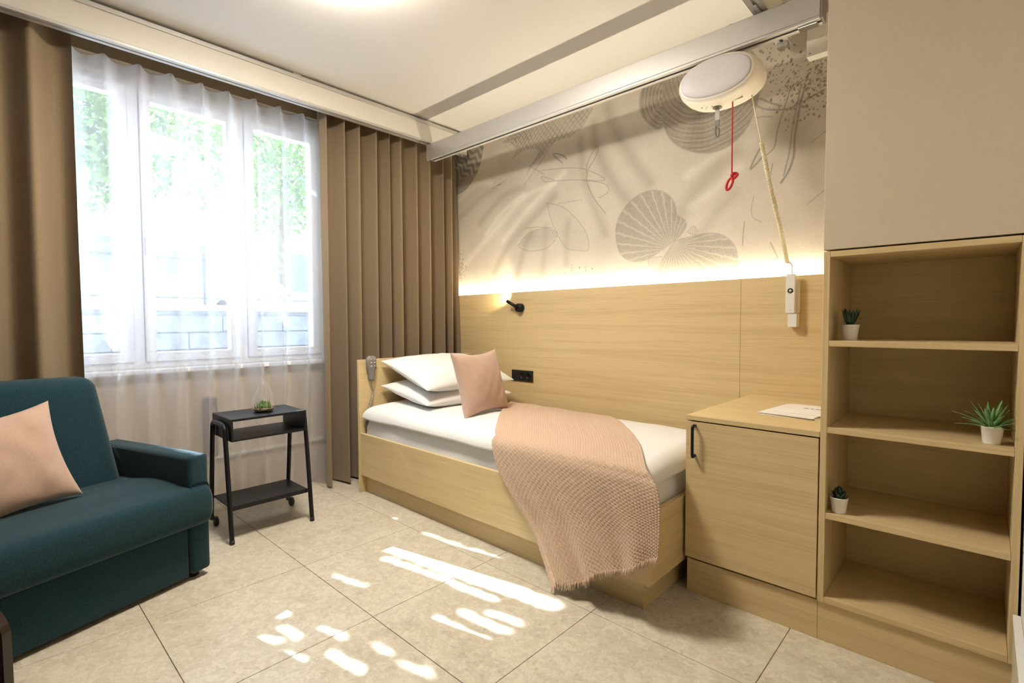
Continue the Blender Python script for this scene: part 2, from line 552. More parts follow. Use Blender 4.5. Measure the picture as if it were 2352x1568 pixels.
# mural wall and the oak wainscot in front of it
SCALLOP_A = ((-1.362,1.554),[(-1.511,1.499),(-1.628,1.499),(-1.708,1.557),(-1.739,1.663),(-1.73,1.759),(-1.678,1.838),(-1.595,1.898),(-1.502,1.915),(-1.425,1.897),(-1.365,1.849),(-1.338,1.795),(-1.329,1.744),(-1.275,1.697),(-1.305,1.622)])
SCALLOP_B = ((-1.346,1.572),[(-1.336,1.596),(-1.243,1.607),(-1.164,1.615),(-1.088,1.605),(-1.032,1.571),(-0.996,1.521),(-0.981,1.464),(-0.983,1.414),(-1.048,1.391),(-1.181,1.391),(-1.324,1.4),(-1.443,1.419),(-1.41,1.503)])
EAR = [(-1.264,1.637),(-1.229,1.666),(-1.207,1.634),(-1.223,1.614)]
EAR2 = [(-1.505,1.506),(-1.51,1.47),(-1.454,1.43),(-1.41,1.503)]
SHELL_C = ((-1.165,2.548),[(-1.417,2.293),(-1.384,2.21),(-1.32,2.14),(-1.238,2.089),(-1.15,2.062),(-1.075,2.063),(-1.012,2.085),(-0.951,2.137),(-0.909,2.214),(-0.885,2.303),(-0.887,2.443),(-0.974,2.589),(-1.255,2.693),(-1.409,2.622)])
SHELL_C2 = ((-1.365,2.461),[(-1.575,2.474),(-1.569,2.411),(-1.528,2.338),(-1.45,2.272),(-1.412,2.302),(-1.354,2.369),(-1.334,2.441),(-1.376,2.533),(-1.485,2.578),(-1.558,2.541)])
SHELL_D = ((-3.44,2.668),[(-3.343,2.199),(-3.2,2.217),(-3.094,2.281),(-3.022,2.363),(-2.981,2.463),(-2.98,2.557),(-3.174,2.646),(-3.348,2.689)])
MUSSEL1 = [(-2.31,1.973),(-2.179,1.928),(-2.091,1.862),(-2.019,1.788),(-1.963,1.701),(-1.953,1.603),(-2.047,1.609),(-2.135,1.633),(-2.194,1.705),(-2.24,1.782),(-2.286,1.885)]
MUSSEL2 = [(-2.593,1.697),(-2.532,1.75),(-2.464,1.786),(-2.334,1.796),(-2.217,1.755),(-2.228,1.708),(-2.271,1.671),(-2.334,1.647),(-2.465,1.644),(-2.55,1.669)]
NET = [(-2.797,2.513),(-2.598,2.559),(-2.397,2.556),(-2.15,2.548),(-1.911,2.542),(-1.945,2.474),(-2.007,2.412),(-2.106,2.38),(-2.24,2.378),(-2.333,2.316),(-2.446,2.255),(-2.548,2.144),(-2.496,2.253),(-2.397,2.355),(-2.53,2.385),(-2.67,2.341),(-2.616,2.443)]
STROKES = [(4,[(-2.365,2.214),(-2.24,2.2),(-2.091,2.175),(-1.992,2.148),(-1.897,2.1),(-1.824,2.047),(-1.87,2.045),(-1.992,2.074),(-2.12,2.099),(-2.255,2.117),(-2.325,2.127),(-2.365,2.165),(-2.333,2.161),(-2.24,2.122)]),(7,[(-2.135,2.248),(-2.179,2.283),(-2.247,2.308),(-2.24,2.289),(-2.172,2.227)]),(5,[(-1.971,2.116),(-1.958,2.186),(-1.924,2.234),(-1.891,2.277),(-1.877,2.246),(-1.91,2.187),(-1.951,2.14),(-1.967,2.075),(-1.95,2.016),(-1.91,1.941),(-1.863,1.878),(-1.817,1.824)]),(4,[(-1.992,2.069),(-1.896,2.045),(-1.817,2.011),(-1.794,1.976),(-1.811,1.952),(-1.869,1.934)]),(4,[(-2.875,2.176),(-2.799,2.191),(-2.707,2.213)]),(9,[(-2.808,2.189),(-2.771,2.195)]),(4,[(-2.48,2.275),(-2.333,2.177)]),(4,[(-2.531,2.141),(-2.397,2.251),(-2.255,2.381)]),(4,[(-2.523,1.821),(-2.398,1.812),(-2.255,1.79)]),(3,[(-2.209,1.951),(-2.006,1.946)]),(7,[(-0.778,2.211),(-0.835,2.245),(-0.877,2.276),(-0.902,2.273),(-0.897,2.25),(-0.859,2.219),(-0.794,2.196),(-0.739,2.187),(-0.678,2.203),(-0.634,2.218),(-0.591,2.233)]),(9,[(-0.671,2.279),(-0.693,2.186),(-0.703,2.114),(-0.714,2.033),(-0.716,1.95),(-0.738,1.878),(-0.772,1.825)]),(6,[(-0.687,2.284),(-0.708,2.182),(-0.726,2.07),(-0.736,1.971),(-0.75,1.906),(-0.761,1.857)]),(6,[(-0.733,2.294),(-0.763,2.198),(-0.793,2.096),(-0.807,2.013),(-0.847,1.979)]),(8,[(-0.873,2.025),(-0.898,1.982),(-0.922,1.925),(-0.897,1.942),(-0.864,1.974)]),(5,[(-0.814,1.929),(-0.818,1.903),(-0.823,1.877)]),(5,[(-0.949,1.652),(-0.954,1.589),(-0.957,1.526)]),(5,[(-0.818,1.527),(-0.803,1.492),(-0.781,1.442)]),(3,[(-0.903,1.779),(-0.915,1.71),(-0.901,1.663),(-0.863,1.64)]),(4,[(-0.888,2.182),(-0.859,2.181),(-0.814,2.166)]),(3,[(-0.581,2.032),(-0.645,1.991)]),(3,[(-0.576,1.755),(-0.655,1.695)])]
SHELLC_CENTRE = (-1.165,2.548)
BANDS = [(26,-0.5,[(-3.229,1.581),(-2.878,1.824),(-2.531,2.059)]),(18,-0.5,[(-2.936,1.831),(-2.671,2.019),(-2.24,2.105)]),(22,-0.5,[(-2.746,1.755),(-2.464,1.973),(-2.15,2.158)]),(30,0.45,[(-2.841,1.524),(-2.691,1.71),(-2.464,1.873),(-2.24,2.009)]),(26,0.4,[(-3.016,1.923),(-2.744,2.096),(-2.531,2.122)]),(24,0.35,[(-3.246,2.011),(-2.973,2.135),(-2.837,2.165)]),(30,0.4,[(-2.603,1.468),(-2.533,1.655),(-2.464,1.773)]),(26,0.3,[(-2.35,1.464),(-2.334,1.635),(-2.318,1.804)]),(26,0.35,[(-2.134,1.521),(-2.135,1.709),(-2.12,1.802)]),(30,0.4,[(-1.816,1.694),(-1.909,1.885),(-1.978,2.055),(-2.006,2.219),(-2.02,2.359)]),(36,0.5,[(-1.666,1.889),(-1.792,2.063),(-1.884,2.258),(-1.911,2.42)]),(36,0.5,[(-1.503,1.964),(-1.644,2.16),(-1.743,2.332),(-1.807,2.5)]),(40,0.4,[(-1.306,1.75),(-1.206,1.87),(-1.111,1.965),(-1.002,2.033)]),(26,-0.45,[(-1.267,1.958),(-1.15,2.02),(-1.038,2.059)]),(26,-0.4,[(-1.245,1.78),(-1.11,1.852),(-0.983,1.947)]),(30,0.3,[(-1.184,1.617),(-1.099,1.719),(-0.999,1.814)]),(60,0.3,[(-2.742,2.344),(-2.091,2.307),(-1.574,2.268),(-1.417,2.268)]),(20,-0.4,[(-3.333,2.111),(-3.074,2.236),(-2.875,2.225)]),(60,0.35,[(-0.723,2.119),(-0.644,1.933),(-0.589,1.676)]),(30,-0.3,[(-0.842,2.187),(-0.883,2.11),(-0.941,2.063)])]
SPECK = [(-0.695,2.27,0.16,0.16,140),(-0.614,2.301,0.16,0.18,220),(-0.806,2.467,0.12,0.1,60),(-3.251,1.568,0.06,0.11,120),(-2.598,2.515,0.16,0.07,150),(-2.033,1.466,0.22,0.06,26)]
def seg_dist(PX, PZ, pts):
    d = np.full(PX.shape, 9.0)
    for (ax, az), (bx, bz) in zip(pts[:-1], pts[1:]):
        vx, vz = bx - ax, bz - az
        l2 = vx * vx + vz * vz + 1e-12
        t = np.clip(((PX - ax) * vx + (PZ - az) * vz) / l2, 0, 1)
        d = np.minimum(d, np.hypot(PX - ax - t * vx, PZ - az - t * vz))
    return d

def seg_dist_w(PX, PZ, pts, pad):
    xs, zs = PX[:, 0], PZ[0]
    px, pz = [p[0] for p in pts], [p[1] for p in pts]
    i = np.where((xs > min(px) - pad) & (xs < max(px) + pad))[0]
    j = np.where((zs > min(pz) - pad) & (zs < max(pz) + pad))[0]
    d = np.full(PX.shape, 9.0)
    if len(i) and len(j):
        sl = (slice(i[0], i[-1] + 1), slice(j[0], j[-1] + 1))
        d[sl] = seg_dist(PX[sl], PZ[sl], pts)
    return d

def inside(PX, PZ, poly):
    c = np.zeros(PX.shape, bool)
    n = len(poly)
    for i in range(n):
        (x1, z1), (x2, z2) = poly[i], poly[(i + 1) % n]
        if z1 == z2:
            continue
        c ^= ((z1 > PZ) != (z2 > PZ)) & (PX < (x2 - x1) * (PZ - z1) / (z2 - z1) + x1)
    return c

def curve2(pts, n=6):
    return [(p.x, p.z) for p in smooth_path([(x, 0, z) for x, z in pts], n)]

def closed2(pts, n=6):
    return curve2(list(pts) + [pts[0]], n)

def sstep(a, b, x):
    t = np.clip((x - a) / (b - a), 0, 1)
    return t * t * (3 - 2 * t)

def draw_mural():
    x0, x1, z0, z1, st = WX, -0.405, 1.20, CEIL, 0.0029
    nx, nz = int((x1 - x0) / st) + 1, int((z1 - z0) / st) + 1
    xs, zs = np.linspace(x0, x1, nx), np.linspace(z0, z1, nz)
    X, Z = np.meshgrid(xs, zs, indexing='ij')
    base = np.array([0.66, 0.60, 0.50]); ink = np.array([0.19, 0.17, 0.14])
    light = np.array([0.80, 0.745, 0.64])
    dark = np.zeros(X.shape)                       # amount of ink 0..1
    soft = np.zeros(X.shape)                       # + brown wash, - pale wash
    grain = rng.random(X.shape)
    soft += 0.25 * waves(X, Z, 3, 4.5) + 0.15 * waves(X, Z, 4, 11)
    # printed palm-frond bands, pale and brown
    for wd, s, pts in BANDS:
        w = wd * 0.00115
        d = seg_dist_w(X, Z, curve2(pts), 3 * w)
        soft += s * 1.7 * np.exp(-(d / w) ** 2)
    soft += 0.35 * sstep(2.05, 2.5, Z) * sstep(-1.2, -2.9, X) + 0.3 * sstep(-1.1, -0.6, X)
    def fan(centre, outline, ribs, a_ink, ph=0.0, conc=False):
        poly = closed2(outline) if not conc else closed2(outline)
        ins = inside(X, Z, poly)
        dx, dz = X - centre[0], Z - centre[1]
        ang, rad = np.arctan2(dz, dx), np.hypot(dx, dz)
        e = seg_dist_w(X, Z, poly, 0.02)
        ph_ = np.mod(ang * ribs / (2 * math.pi) + 0.04 * np.sin(rad * 90), 1.0)
        rib = 1 - 0.85 * np.exp(-(np.minimum(ph_, 1 - ph_) / (0.10 + 0.10 * np.exp(-rad / 0.06))) ** 2)
        hatch = 0.5 + 0.5 * np.cos(rad * 620 + 2.2 * np.cos(ang * ribs))  # fine growth lines
        tone = a_ink * (0.18 + 0.82 * rib) * (0.72 + 0.28 * hatch) * (0.6 + 0.6 * grain)
        tone *= 1 - 0.55 * np.exp(-(rad / 0.05) ** 2)
        return ins, tone, e, rad, ang
    for (cen, outl), ribs, a in ((SCALLOP_A, 36, 0.62), (SCALLOP_B, 40, 0.60)):
        ins, tone, e, rad, ang = fan(cen, outl, ribs, a)
        dark[:] = np.where(ins, np.maximum(dark * 0.3, tone), dark)
        dark[:] = np.maximum(dark, 0.42 * np.exp(-(e / 0.0035) ** 2))
    for pl_ in (EAR, EAR2):
        q = closed2(pl_)
        ins = inside(X, Z, q)
        dark[:] = np.where(ins, np.maximum(dark, 0.3 * (0.5 + 0.5 * np.cos(X * 500))), dark)
        dark[:] = np.maximum(dark, 0.4 * np.exp(-(seg_dist_w(X, Z, q, 0.02) / 0.003) ** 2))
    # large shell with growth rings behind the hoist
    for (cen, outl), k in ((SHELL_C2, 1.2), (SHELL_C, 1.0)):
        q = closed2(outl)
        ins = inside(X, Z, q)
        dx, dz = X - cen[0], (Z - cen[1]) * 0.92
        ang, rad = np.arctan2(dz, dx), np.hypot(dx, dz)
        ring = np.cos(rad * 260 + 0.5 * np.sin(ang * 13)) + 0.7 * np.cos(rad * 410 + 0.8 * np.sin(ang * 21))
        tone = 0.50 + 0.17 * ring + 0.03 * np.cos(ang * 70) + 0.24 * (grain - 0.5) + 0.10 * waves(X, Z, 37, 14)
        tone = tone + 0.10 * np.cos(ang * 11)
        dark[:] = np.where(ins, np.clip((tone - 0.18) * k, 0, 0.85), dark)
        soft[:] = np.where(ins, soft * 0.4 + 0.85, soft)
        dark[:] = np.maximum(dark, 0.38 * np.exp(-(seg_dist_w(X, Z, q, 0.03) / 0.006) ** 2))
    # ribbed shell in the corner beside the curtain
    cen, outl = SHELL_D
    q = closed2(outl)
    ins = inside(X, Z, q)
    ang, rad = np.arctan2(Z - cen[1], X - cen[0]), np.hypot(X - cen[0], Z - cen[1])
    tone = 0.62 + 0.30 * np.cos(ang * 46 + 1.8 * np.sin(rad * 55)) * (Z > 2.33) + 0.12 * (grain - 0.5)
    dark[:] = np.where(ins, np.clip(tone, 0, 0.9), dark)
    # mussels
    for pts, a in ((MUSSEL1, 0.20), (MUSSEL2, 0.42)):
        q = closed2(pts)
        ins = inside(X, Z, q)
        st_ = a * (grain > 0.45) * (0.55 + 0.45 * np.cos(X * 260 + Z * 420))
        if a > 0.3:
            st_ = a * (0.6 + 0.4 * np.cos(np.arctan2(Z - 1.63, X + 2.40) * 60)) * sstep(1.62, 1.75, Z)
        dark[:] = np.where(ins, np.maximum(dark, np.clip(st_, 0, 1)), dark)
        dark[:] = np.maximum(dark, 0.45 * np.exp(-(seg_dist_w(X, Z, q, 0.02) / 0.0032) ** 2))
    # fishing net: two families of wobbling threads, knots, torn edge
    q = closed2(NET, 3)
    ins = inside(X, Z, q) & (seg_dist_w(X, Z, q, 0.02) > 0.01)
    wx = X + 0.02 * waves(X, Z, 21, 16); wz = Z + 0.02 * waves(X, Z, 22, 16)
    a_, b_ = wx * 0.8 + wz * 0.6, wx * 0.65 - wz * 0.75
    net = np.maximum(np.exp(-(np.abs(np.mod(a_, 0.033) - 0.0165) / 0.0030) ** 2), np.exp(-(np.abs(np.mod(b_, 0.026) - 0.013) / 0.0030) ** 2))
    net *= 0.55 + 0.45 * waves(X, Z, 23, 22)
    dark[:] = np.where(ins, np.maximum(dark, 0.85 * np.clip(net, 0, 1)), dark)
    soft[:] = np.where(ins, soft + 0.5, soft)
    # pencil strokes
    for wd, pts in STROKES:
        w = max(wd * 0.00062, 0.0021)
        d = seg_dist_w(X, Z, curve2(pts), 0.02)
        dark[:] = np.maximum(dark, (0.55 + 0.05 * wd) * np.exp(-(d / w) ** 2) * (0.6 + 0.4 * grain))
    # speckles
    col_r = np.zeros(X.shape)
    for cx, cz, sx, sz, n in SPECK:
        for _ in range(n):
            px, pz = cx + rng.normal() * sx * 0.5, cz + rng.normal() * sz * 0.5
            r = rng.uniform(0.002, 0.0062)
            i0, j0 = int((px - x0) / st), int((pz - z0) / st)
            if i0 < 4 or j0 < 4 or i0 > nx - 5 or j0 > nz - 5:
                continue
            sl = (slice(i0 - 4, i0 + 5), slice(j0 - 4, j0 + 5))
            d = np.hypot(X[sl] - px, (Z[sl] - pz) * rng.uniform(0.6, 1.4))
            dark[sl] = np.maximum(dark[sl], rng.uniform(0.4, 0.9) * np.exp(-(d / r) ** 4))
            if cx > -1.2:
                col_r[sl] = np.maximum(col_r[sl], np.exp(-(d / r) ** 4))
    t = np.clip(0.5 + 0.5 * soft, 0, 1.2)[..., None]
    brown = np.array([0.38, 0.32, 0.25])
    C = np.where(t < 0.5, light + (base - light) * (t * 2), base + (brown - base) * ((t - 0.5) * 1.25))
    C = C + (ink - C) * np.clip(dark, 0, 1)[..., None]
    C = C + (np.array([0.24, 0.13, 0.06]) - C) * (0.55 * col_r)[..., None]
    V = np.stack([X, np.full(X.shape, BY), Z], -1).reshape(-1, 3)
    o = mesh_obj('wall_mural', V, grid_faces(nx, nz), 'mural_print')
    ca = o.data.color_attributes.new('print', 'FLOAT_COLOR', 'POINT')
    buf = np.ones((nx * nz, 4), np.float32)
    buf[:, :3] = np.clip(C, 0, 1).reshape(-1, 3)
    ca.data.foreach_set('color', buf.ravel())
    return struct(o)
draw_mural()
struct(box('wall_bed', WX - 0.2, 0.094, BY + 0.001, BY + 0.12, 0, CEIL, 'wall_paint', bevel=0))

wa = struct(box('trim_1', WX + 0.005, -0.947, PY, PY + 0.018, 0.0, 1.345, 'oak_along_x', bevel=0.0015))
wb = struct(box('trim_2', -0.9463, -0.4085, PY, PY + 0.018, 0.0, 1.345, 'oak_along_x', bevel=0.0015))
led = thing('led_strip', (-1.9, PY + 0.03, 1.325), 'warm glowing strip light hidden behind the top edge of the oak wainscot', 'strip light')
box('channel', WX + 0.02, -0.42, PY + 0.0185, BY - 0.001, 1.318, 1.324, 'aluminium', led, bevel=0)
box('diffuser', WX + 0.02, -0.42, PY + 0.0235, PY + 0.0295, 1.3242, 1.338, 'led_strip', led, bevel=0)

# ------------------------------------------------------------------ ceiling rails of the patient hoist
def fixed_rail(name, x0, x1, y0, y1, label):
    t = thing(name, ((x0 + x1) / 2, (y0 + y1) / 2, 2.476), label, 'ceiling rail', 'ceiling rails of the hoist')
    box('rail_body', x0 + .003, x1 - .003, y0, y1, 2.492, 2.612, 'rail_cream', t, bevel=0.002)
    mesh_obj('lower_lip', *merge(box_data(x0, x0 + 0.024, y0, y1, 2.478, 2.492, 0.002), box_data(x1 - 0.024, x1, y0, y1, 2.478, 2.492, 0.002)), 'aluminium', t)
    box('top_flange', x0 - 0.004, x1 + 0.006, y0, y1, 2.612, 2.634, 'aluminium', t, bevel=0.002)
    box('end_stop', x0 + 0.006, x1 - 0.006, y1 - 0.05, y1 - 0.012, 2.455, 2.478, 'steel', t, bevel=0.003)
    for k in range(5):
        yy = y0 + 0.4 + k * (y1 - y0 - 0.8) / 4
        box('ceiling_bracket', x0 + 0.01, x1 - 0.01, yy, yy + 0.05, 2.634, 2.6495, 'aluminium', t, bevel=0.002)
    return t
fixed_rail('ceiling_rail', -3.162, -3.10, -2.05, 2.775, 'long cream ceiling rail in front of the curtain heads')
fixed_rail('ceiling_rail', -0.782, -0.72, -2.05, 2.775, 'short visible ceiling rail crossing above the right end of the beam')

TY0, TY1, TZ0, TZ1 = 2.378, 2.442, 2.347, 2.462
tr_ = thing('hoist_beam', (-1.8, 2.41, TZ0), 'long silver aluminium beam hanging across the room above the bed', 'hoist beam')
mesh_obj('beam_profile', *merge(box_data(-3.115, -0.515, TY0, TY1, TZ0 + 0.012, TZ1, 0.003), box_data(-3.115, -0.515, TY0, TY0 + 0.023, TZ0, TZ0 + 0.012, 0.002),
         box_data(-3.115, -0.515, TY1 - 0.023, TY1, TZ0, TZ0 + 0.012, 0.002)), 'aluminium', tr_)
box('slot', -3.11, -0.52, TY0 + 0.0235, TY1 - 0.0235, TZ0 + 0.006, TZ0 + 0.0119, 'shadow_gap', tr_, bevel=0)
box('end_cap', -0.5145, -0.505, TY0 + 0.001, TY1 - 0.001, TZ0 + .001, TZ1 - 0.001, 'grey_plastic', tr_, bevel=0.002)
box('end_cap', -3.121, -3.1155, TY0 + 0.001, TY1 - 0.001, TZ0 + .001, TZ1 - 0.001, 'aluminium', tr_, bevel=0.002)
box('end_stop', -0.60, -0.528, TY0 + 0.010, TY1 - 0.010, TZ0 - 0.007, TZ0 + 0.0055, 'steel', tr_, bevel=0.003)
box('end_stop', -3.105, -3.07, TY0 + 0.010, TY1 - 0.010, TZ0 - 0.007, TZ0 + 0.0055, 'steel', tr_, bevel=0.003)
for x0, x1 in ((-3.16, -3.03), (-0.90, -0.64)):
    box('carriage_plate', x0, x1, TY0 + 0.012, TY1 - 0.012, TZ1 + 0.0005, TZ1 + 0.007, 'steel', tr_, bevel=0.001)
    for xx in (x0 + 0.02, x1 - 0.02):
        lathe('bolt', [(0.0, 0.010), (0.008, 0.009), (0.009, 0.0)][::-1], xx, (TY0 + TY1) / 2, TZ1 + 0.007, 'steel', tr_, seg=10)
for xc in (-3.131, -0.751):
    box('carriage', xc - 0.005, xc + 0.005, 2.33, 2.49, TZ1 + 0.0072, 2.4778, 'aluminium', tr_, bevel=0.001)

wbx = thing('wall_box', (-0.54, 2.80, 2.385), 'white metal box on the mural wall beside the tall cabinet', 'wall box')
box('housing', -0.655, -0.41, 2.775, BY - 0.001, 2.385, 2.565, 'white_plastic', wbx, bevel=0.003)
lathe('screw', [(0.004, 0.0), (0.004, -0.002), (0.0, -0.0022)], -0.640, 2.775, 2.40, 'grey_plastic', wbx, seg=8, axis='y')

# ------------------------------------------------------------------ ceiling lamp
cl = thing('ceiling_lamp', (-1.950, 1.020, 2.57), 'round glowing white ceiling lamp at the top edge', 'ceiling lamp')
lathe('base', [(0.0, 0.0795), (0.235, 0.0795), (0.245, 0.07), (0.245, 0.045)], -1.950, 1.020, 2.57, 'white_plastic', cl, seg=48, close=False)
lathe('diffuser', [(0.0, 0.0), (0.12, 0.001), (0.20, 0.006), (0.245, 0.020), (0.258, 0.035), (0.258, 0.044), (0.246, 0.044)], -1.950, 1.020, 2.57, 'lamp_diffuser', cl, seg=48, close=False)

# ------------------------------------------------------------------ curtains
def curtain(name, y0, y1, z0, z1, xc, amp, period, material, label, seed, flare=0.0, nz=30, per=14, jitter=0.25, hook=True):
    r = np.random.default_rng(seed)
    nf = max(2, int(round((y1 - y0) / period)))
    n = nf * per + 1
    s = np.linspace(0, 1, n)
    w = 1 + jitter * r.uniform(-1, 1, nf); w /= w.sum()
    edges = np.concatenate([[0], np.cumsum(w)])
    ph = np.interp(s, np.linspace(0, 1, nf + 1), np.arange(nf + 1)) * 2 * math.pi
    yy = y0 + (y1 - y0) * np.interp(s, np.linspace(0, 1, nf + 1), edges)
    fold_amp = amp * (1 + 0.3 * np.interp(s, np.linspace(0, 1, nf + 1), r.uniform(-1, 1, nf + 1)))
    tz = np.linspace(0, 1, nz)
    S_, T_ = np.meshgrid(s, tz, indexing='ij')
    Y = np.repeat(yy[:, None], nz, 1); PH = np.repeat(ph[:, None], nz, 1); A = np.repeat(fold_amp[:, None], nz, 1)
    drift = waves(S_ * 9, T_ * 1.4, seed + 1, 1.0)
    PHd = PH + 0.9 * (1 - T_) * drift
    X = xc + A * np.sin(PHd) * (0.85 + 0.25 * (1 - T_)) + 0.22 * A * np.sin(2 * PHd + 1.0) * (1 - T_)
    Y = Y + 0.010 * np.cos(PHd) + flare * (1 - T_) * (S_ - 0.5) + 0.012 * (1 - T_) * waves(S_ * 7, T_ * 2, seed + 2, 1.0)
    Z = z0 + (z1 - z0) * T_
    V = np.stack([X, Y, Z], -1).reshape(-1, 3)
    t = thing(name, (xc, (y0 + y1) / 2, z0), label[0], label[1], label[2] if len(label) > 2 else None)
    mesh_obj('fabric', V, grid_faces(n, nz), material, t, smooth=True)
    return t
curtain('curtain', -1.30, 0.345, 0.015, 2.585, -3.250, 0.074, 0.205, 'curtain_taupe', ('heavy taupe curtain drawn to the left of the window behind the sofa', 'curtain', 'heavy taupe curtains'), 31, jitter=0.2)
curtain('curtain', 1.585, 2.765, 0.015, 2.585, -3.250, 0.070, 0.118, 'curtain_taupe', ('heavy taupe curtain bunched in the corner between window and mural', 'curtain', 'heavy taupe curtains'), 42, jitter=0.3)
curtain('sheer_curtain', 0.315, 1.625, 0.015, 2.490, -3.335, 0.056, 0.147, 'sheer_white', ('white see-through sheer curtain hanging across the window', 'sheer curtain'), 53, jitter=0.08, per=18)
ct = thing('curtain_track', (-3.24, 0.4, 2.586), 'slim brown double curtain track hidden behind the long cream rail', 'curtain track')
box('drape_track', -3.245, -3.225, -1.35, 2.77, 2.5865, 2.6495, 'shadow_gap', ct, bevel=0.001)
box('sheer_track', -3.345, -3.325, 0.30, 1.62, 2.4915, 2.6495, 'curtain_taupe', ct, bevel=0.001)

cwb = thing('wall_panel', (-3.43, 0.96, 0.27), 'brown grey vertical panel low on the wall behind the sheer', 'wall panel')
box('cover', WX + 0.001, WX + 0.03, 0.925, 0.995, 0.306, 0.665, 'grey_plastic', cwb, bevel=0.003)
trunk = tag(box('cable_trunking', WX + 0.001, WX + 0.022, 0.2, 2.4, 0.285, 0.305, 'white_plastic', None, bevel=0.002), 'pale horizontal cable trunking low on the window wall', 'cable trunking')

# ------------------------------------------------------------------ built-in oak furniture on the right
FY = 1.985          # front of the furniture
# low cabinet beside the bed
lc = thing('bedside_cabinet', (-0.644, 2.38, 0.0), 'low oak cabinet with one black-handled door beside the foot of the bed', 'cabinet')
box('plinth', -0.880, -0.4055, FY + 0.013, PY - 0.002, 0.0, 0.138, 'oak_along_x', lc, bevel=0.001)
mesh_obj('body', *merge(box_data(-0.884, -0.866, FY + 0.02, PY - 0.002, 0.140, 0.716, 0.001), box_data(-0.424, -0.406, FY + 0.02, PY - 0.002, 0.140, 0.716, 0.001),
         box_data(-0.865, -0.425, FY + 0.02, PY - 0.002, 0.140, 0.158, 0.001), box_data(-0.865, -0.425, PY - 0.016, PY - 0.002, 0.16, 0.716, 0.001)), 'oak_along_x', lc)
box('top', -0.886, -0.4055, FY - 0.001, PY - 0.002, 0.7175, 0.737, 'oak_along_x', lc, bevel=0.0015)
door = box('door', -0.884, -0.409, FY, FY + 0.018, 0.149, 0.7125, 'oak_along_x', lc, bevel=0.0012)
tube('handle', smooth_path([(-0.846, FY, 0.697), (-0.846, FY - 0.018, 0.698), (-0.846, FY - 0.026, 0.690), (-0.846, FY - 0.027, 0.64), (-0.846, FY - 0.026, 0.582), (-0.846, FY - 0.018, 0.574), (-0.846, FY, 0.575)], 6), 0.0062, 'black_metal', door, seg=10)
box('gap_shade_strip', -0.87, -0.50, FY + 0.0195, FY + 0.024, 0.1385, 0.148, 'shadow_gap', lc, bevel=0)  # dark strip put in for the shade of the gap below the door

# open shelf unit
su = thing('shelf_unit', (-0.157, 2.2, 0.0), 'open oak shelf unit with three shelves beside the low cabinet', 'shelf unit')
SX0, SX1 = -0.4045, 0.0885
box('plinth', SX0, SX1 - 0.004, FY + 0.013, 2.55, 0.0, 0.140, 'oak_along_x', su, bevel=0.001)
box('side_panel', SX0, SX0 + 0.019, FY, PY - 0.002, 0.142, 1.355, 'oak_along_z', su, bevel=0.0012)
box('side_panel', SX1 - 0.017, SX1, FY, 2.55, 0.142, 1.355, 'oak_along_z', su, bevel=0.0012)
box('bottom_board', SX0 + 0.0195, SX1 - 0.0175, FY, 2.37, 0.142, 0.162, 'oak_along_x', su, bevel=0.0012)
box('top_board', SX0 + 0.0195, SX1 - 0.0175, FY, 2.37, 1.336, 1.355, 'oak_along_x', su, bevel=0.0012)
box('back_panel', SX0 + 0.0195, SX1 - 0.0175, 2.371, 2.382, 0.142, 1.355, 'oak_along_x', su, bevel=0)
for z in (1.053, 0.756, 0.458):
    box('shelf', SX0 + 0.0195, SX1 - 0.0175, FY + 0.001, 2.3705, z - 0.020, z, 'oak_along_x', su, bevel=0.0012)

# tall beige cabinet above
uc = thing('wall_cabinet', (-0.157, 2.4, 1.358), 'tall plain beige cabinet front above the open oak shelves', 'cabinet')
box('carcass', SX0, SX1, FY + 0.02, PY + 0.04, 1.3605, 2.645, 'beige_lacquer', uc, bevel=0.001)
box('door', SX0 - 0.001, SX1, FY - 0.001, FY + 0.018, 1.3605, 2.643, 'beige_lacquer', uc, bevel=0.0012)

# ------------------------------------------------------------------ potted succulents on the shelves
def leaf_blade(base, direction, length, width, thick, curl, nseg=5):
    """pointed fleshy leaf as a closed tapering blade"""
    b_, d_ = Vector(base), Vector(direction).normalized()
    side = d_.cross(Vector((0, 0, 1)))
    side = side.normalized() if side.length > 1e-4 else Vector((1, 0, 0))
    up = side.cross(d_).normalized()
    V, F = [], []
    for i in range(nseg + 1):
        t = i / nseg
        p = b_ + d_ * (length * t) + up * (curl * length * t * t)
        w = width * 0.5 * (math.sin(math.pi * min(1, 0.22 + 0.78 * t)) ** 0.7 if t < 1 else 0.02) + 0.0003
        th = thick * (1 - 0.8 * t)
        V += [tuple(p + side * w), tuple(p + up * th * 0.35 + side * 0), tuple(p - side * w), tuple(p - up * th)]
    for i in range(nseg):
        for k in range(4):
            F.append([i * 4 + k, i * 4 + (k + 1) % 4, (i + 1) * 4 + (k + 1) % 4, (i + 1) * 4 + k])
    F += [[3, 2, 1, 0], [nseg * 4 + k for k in range(4)]]
    return V, F

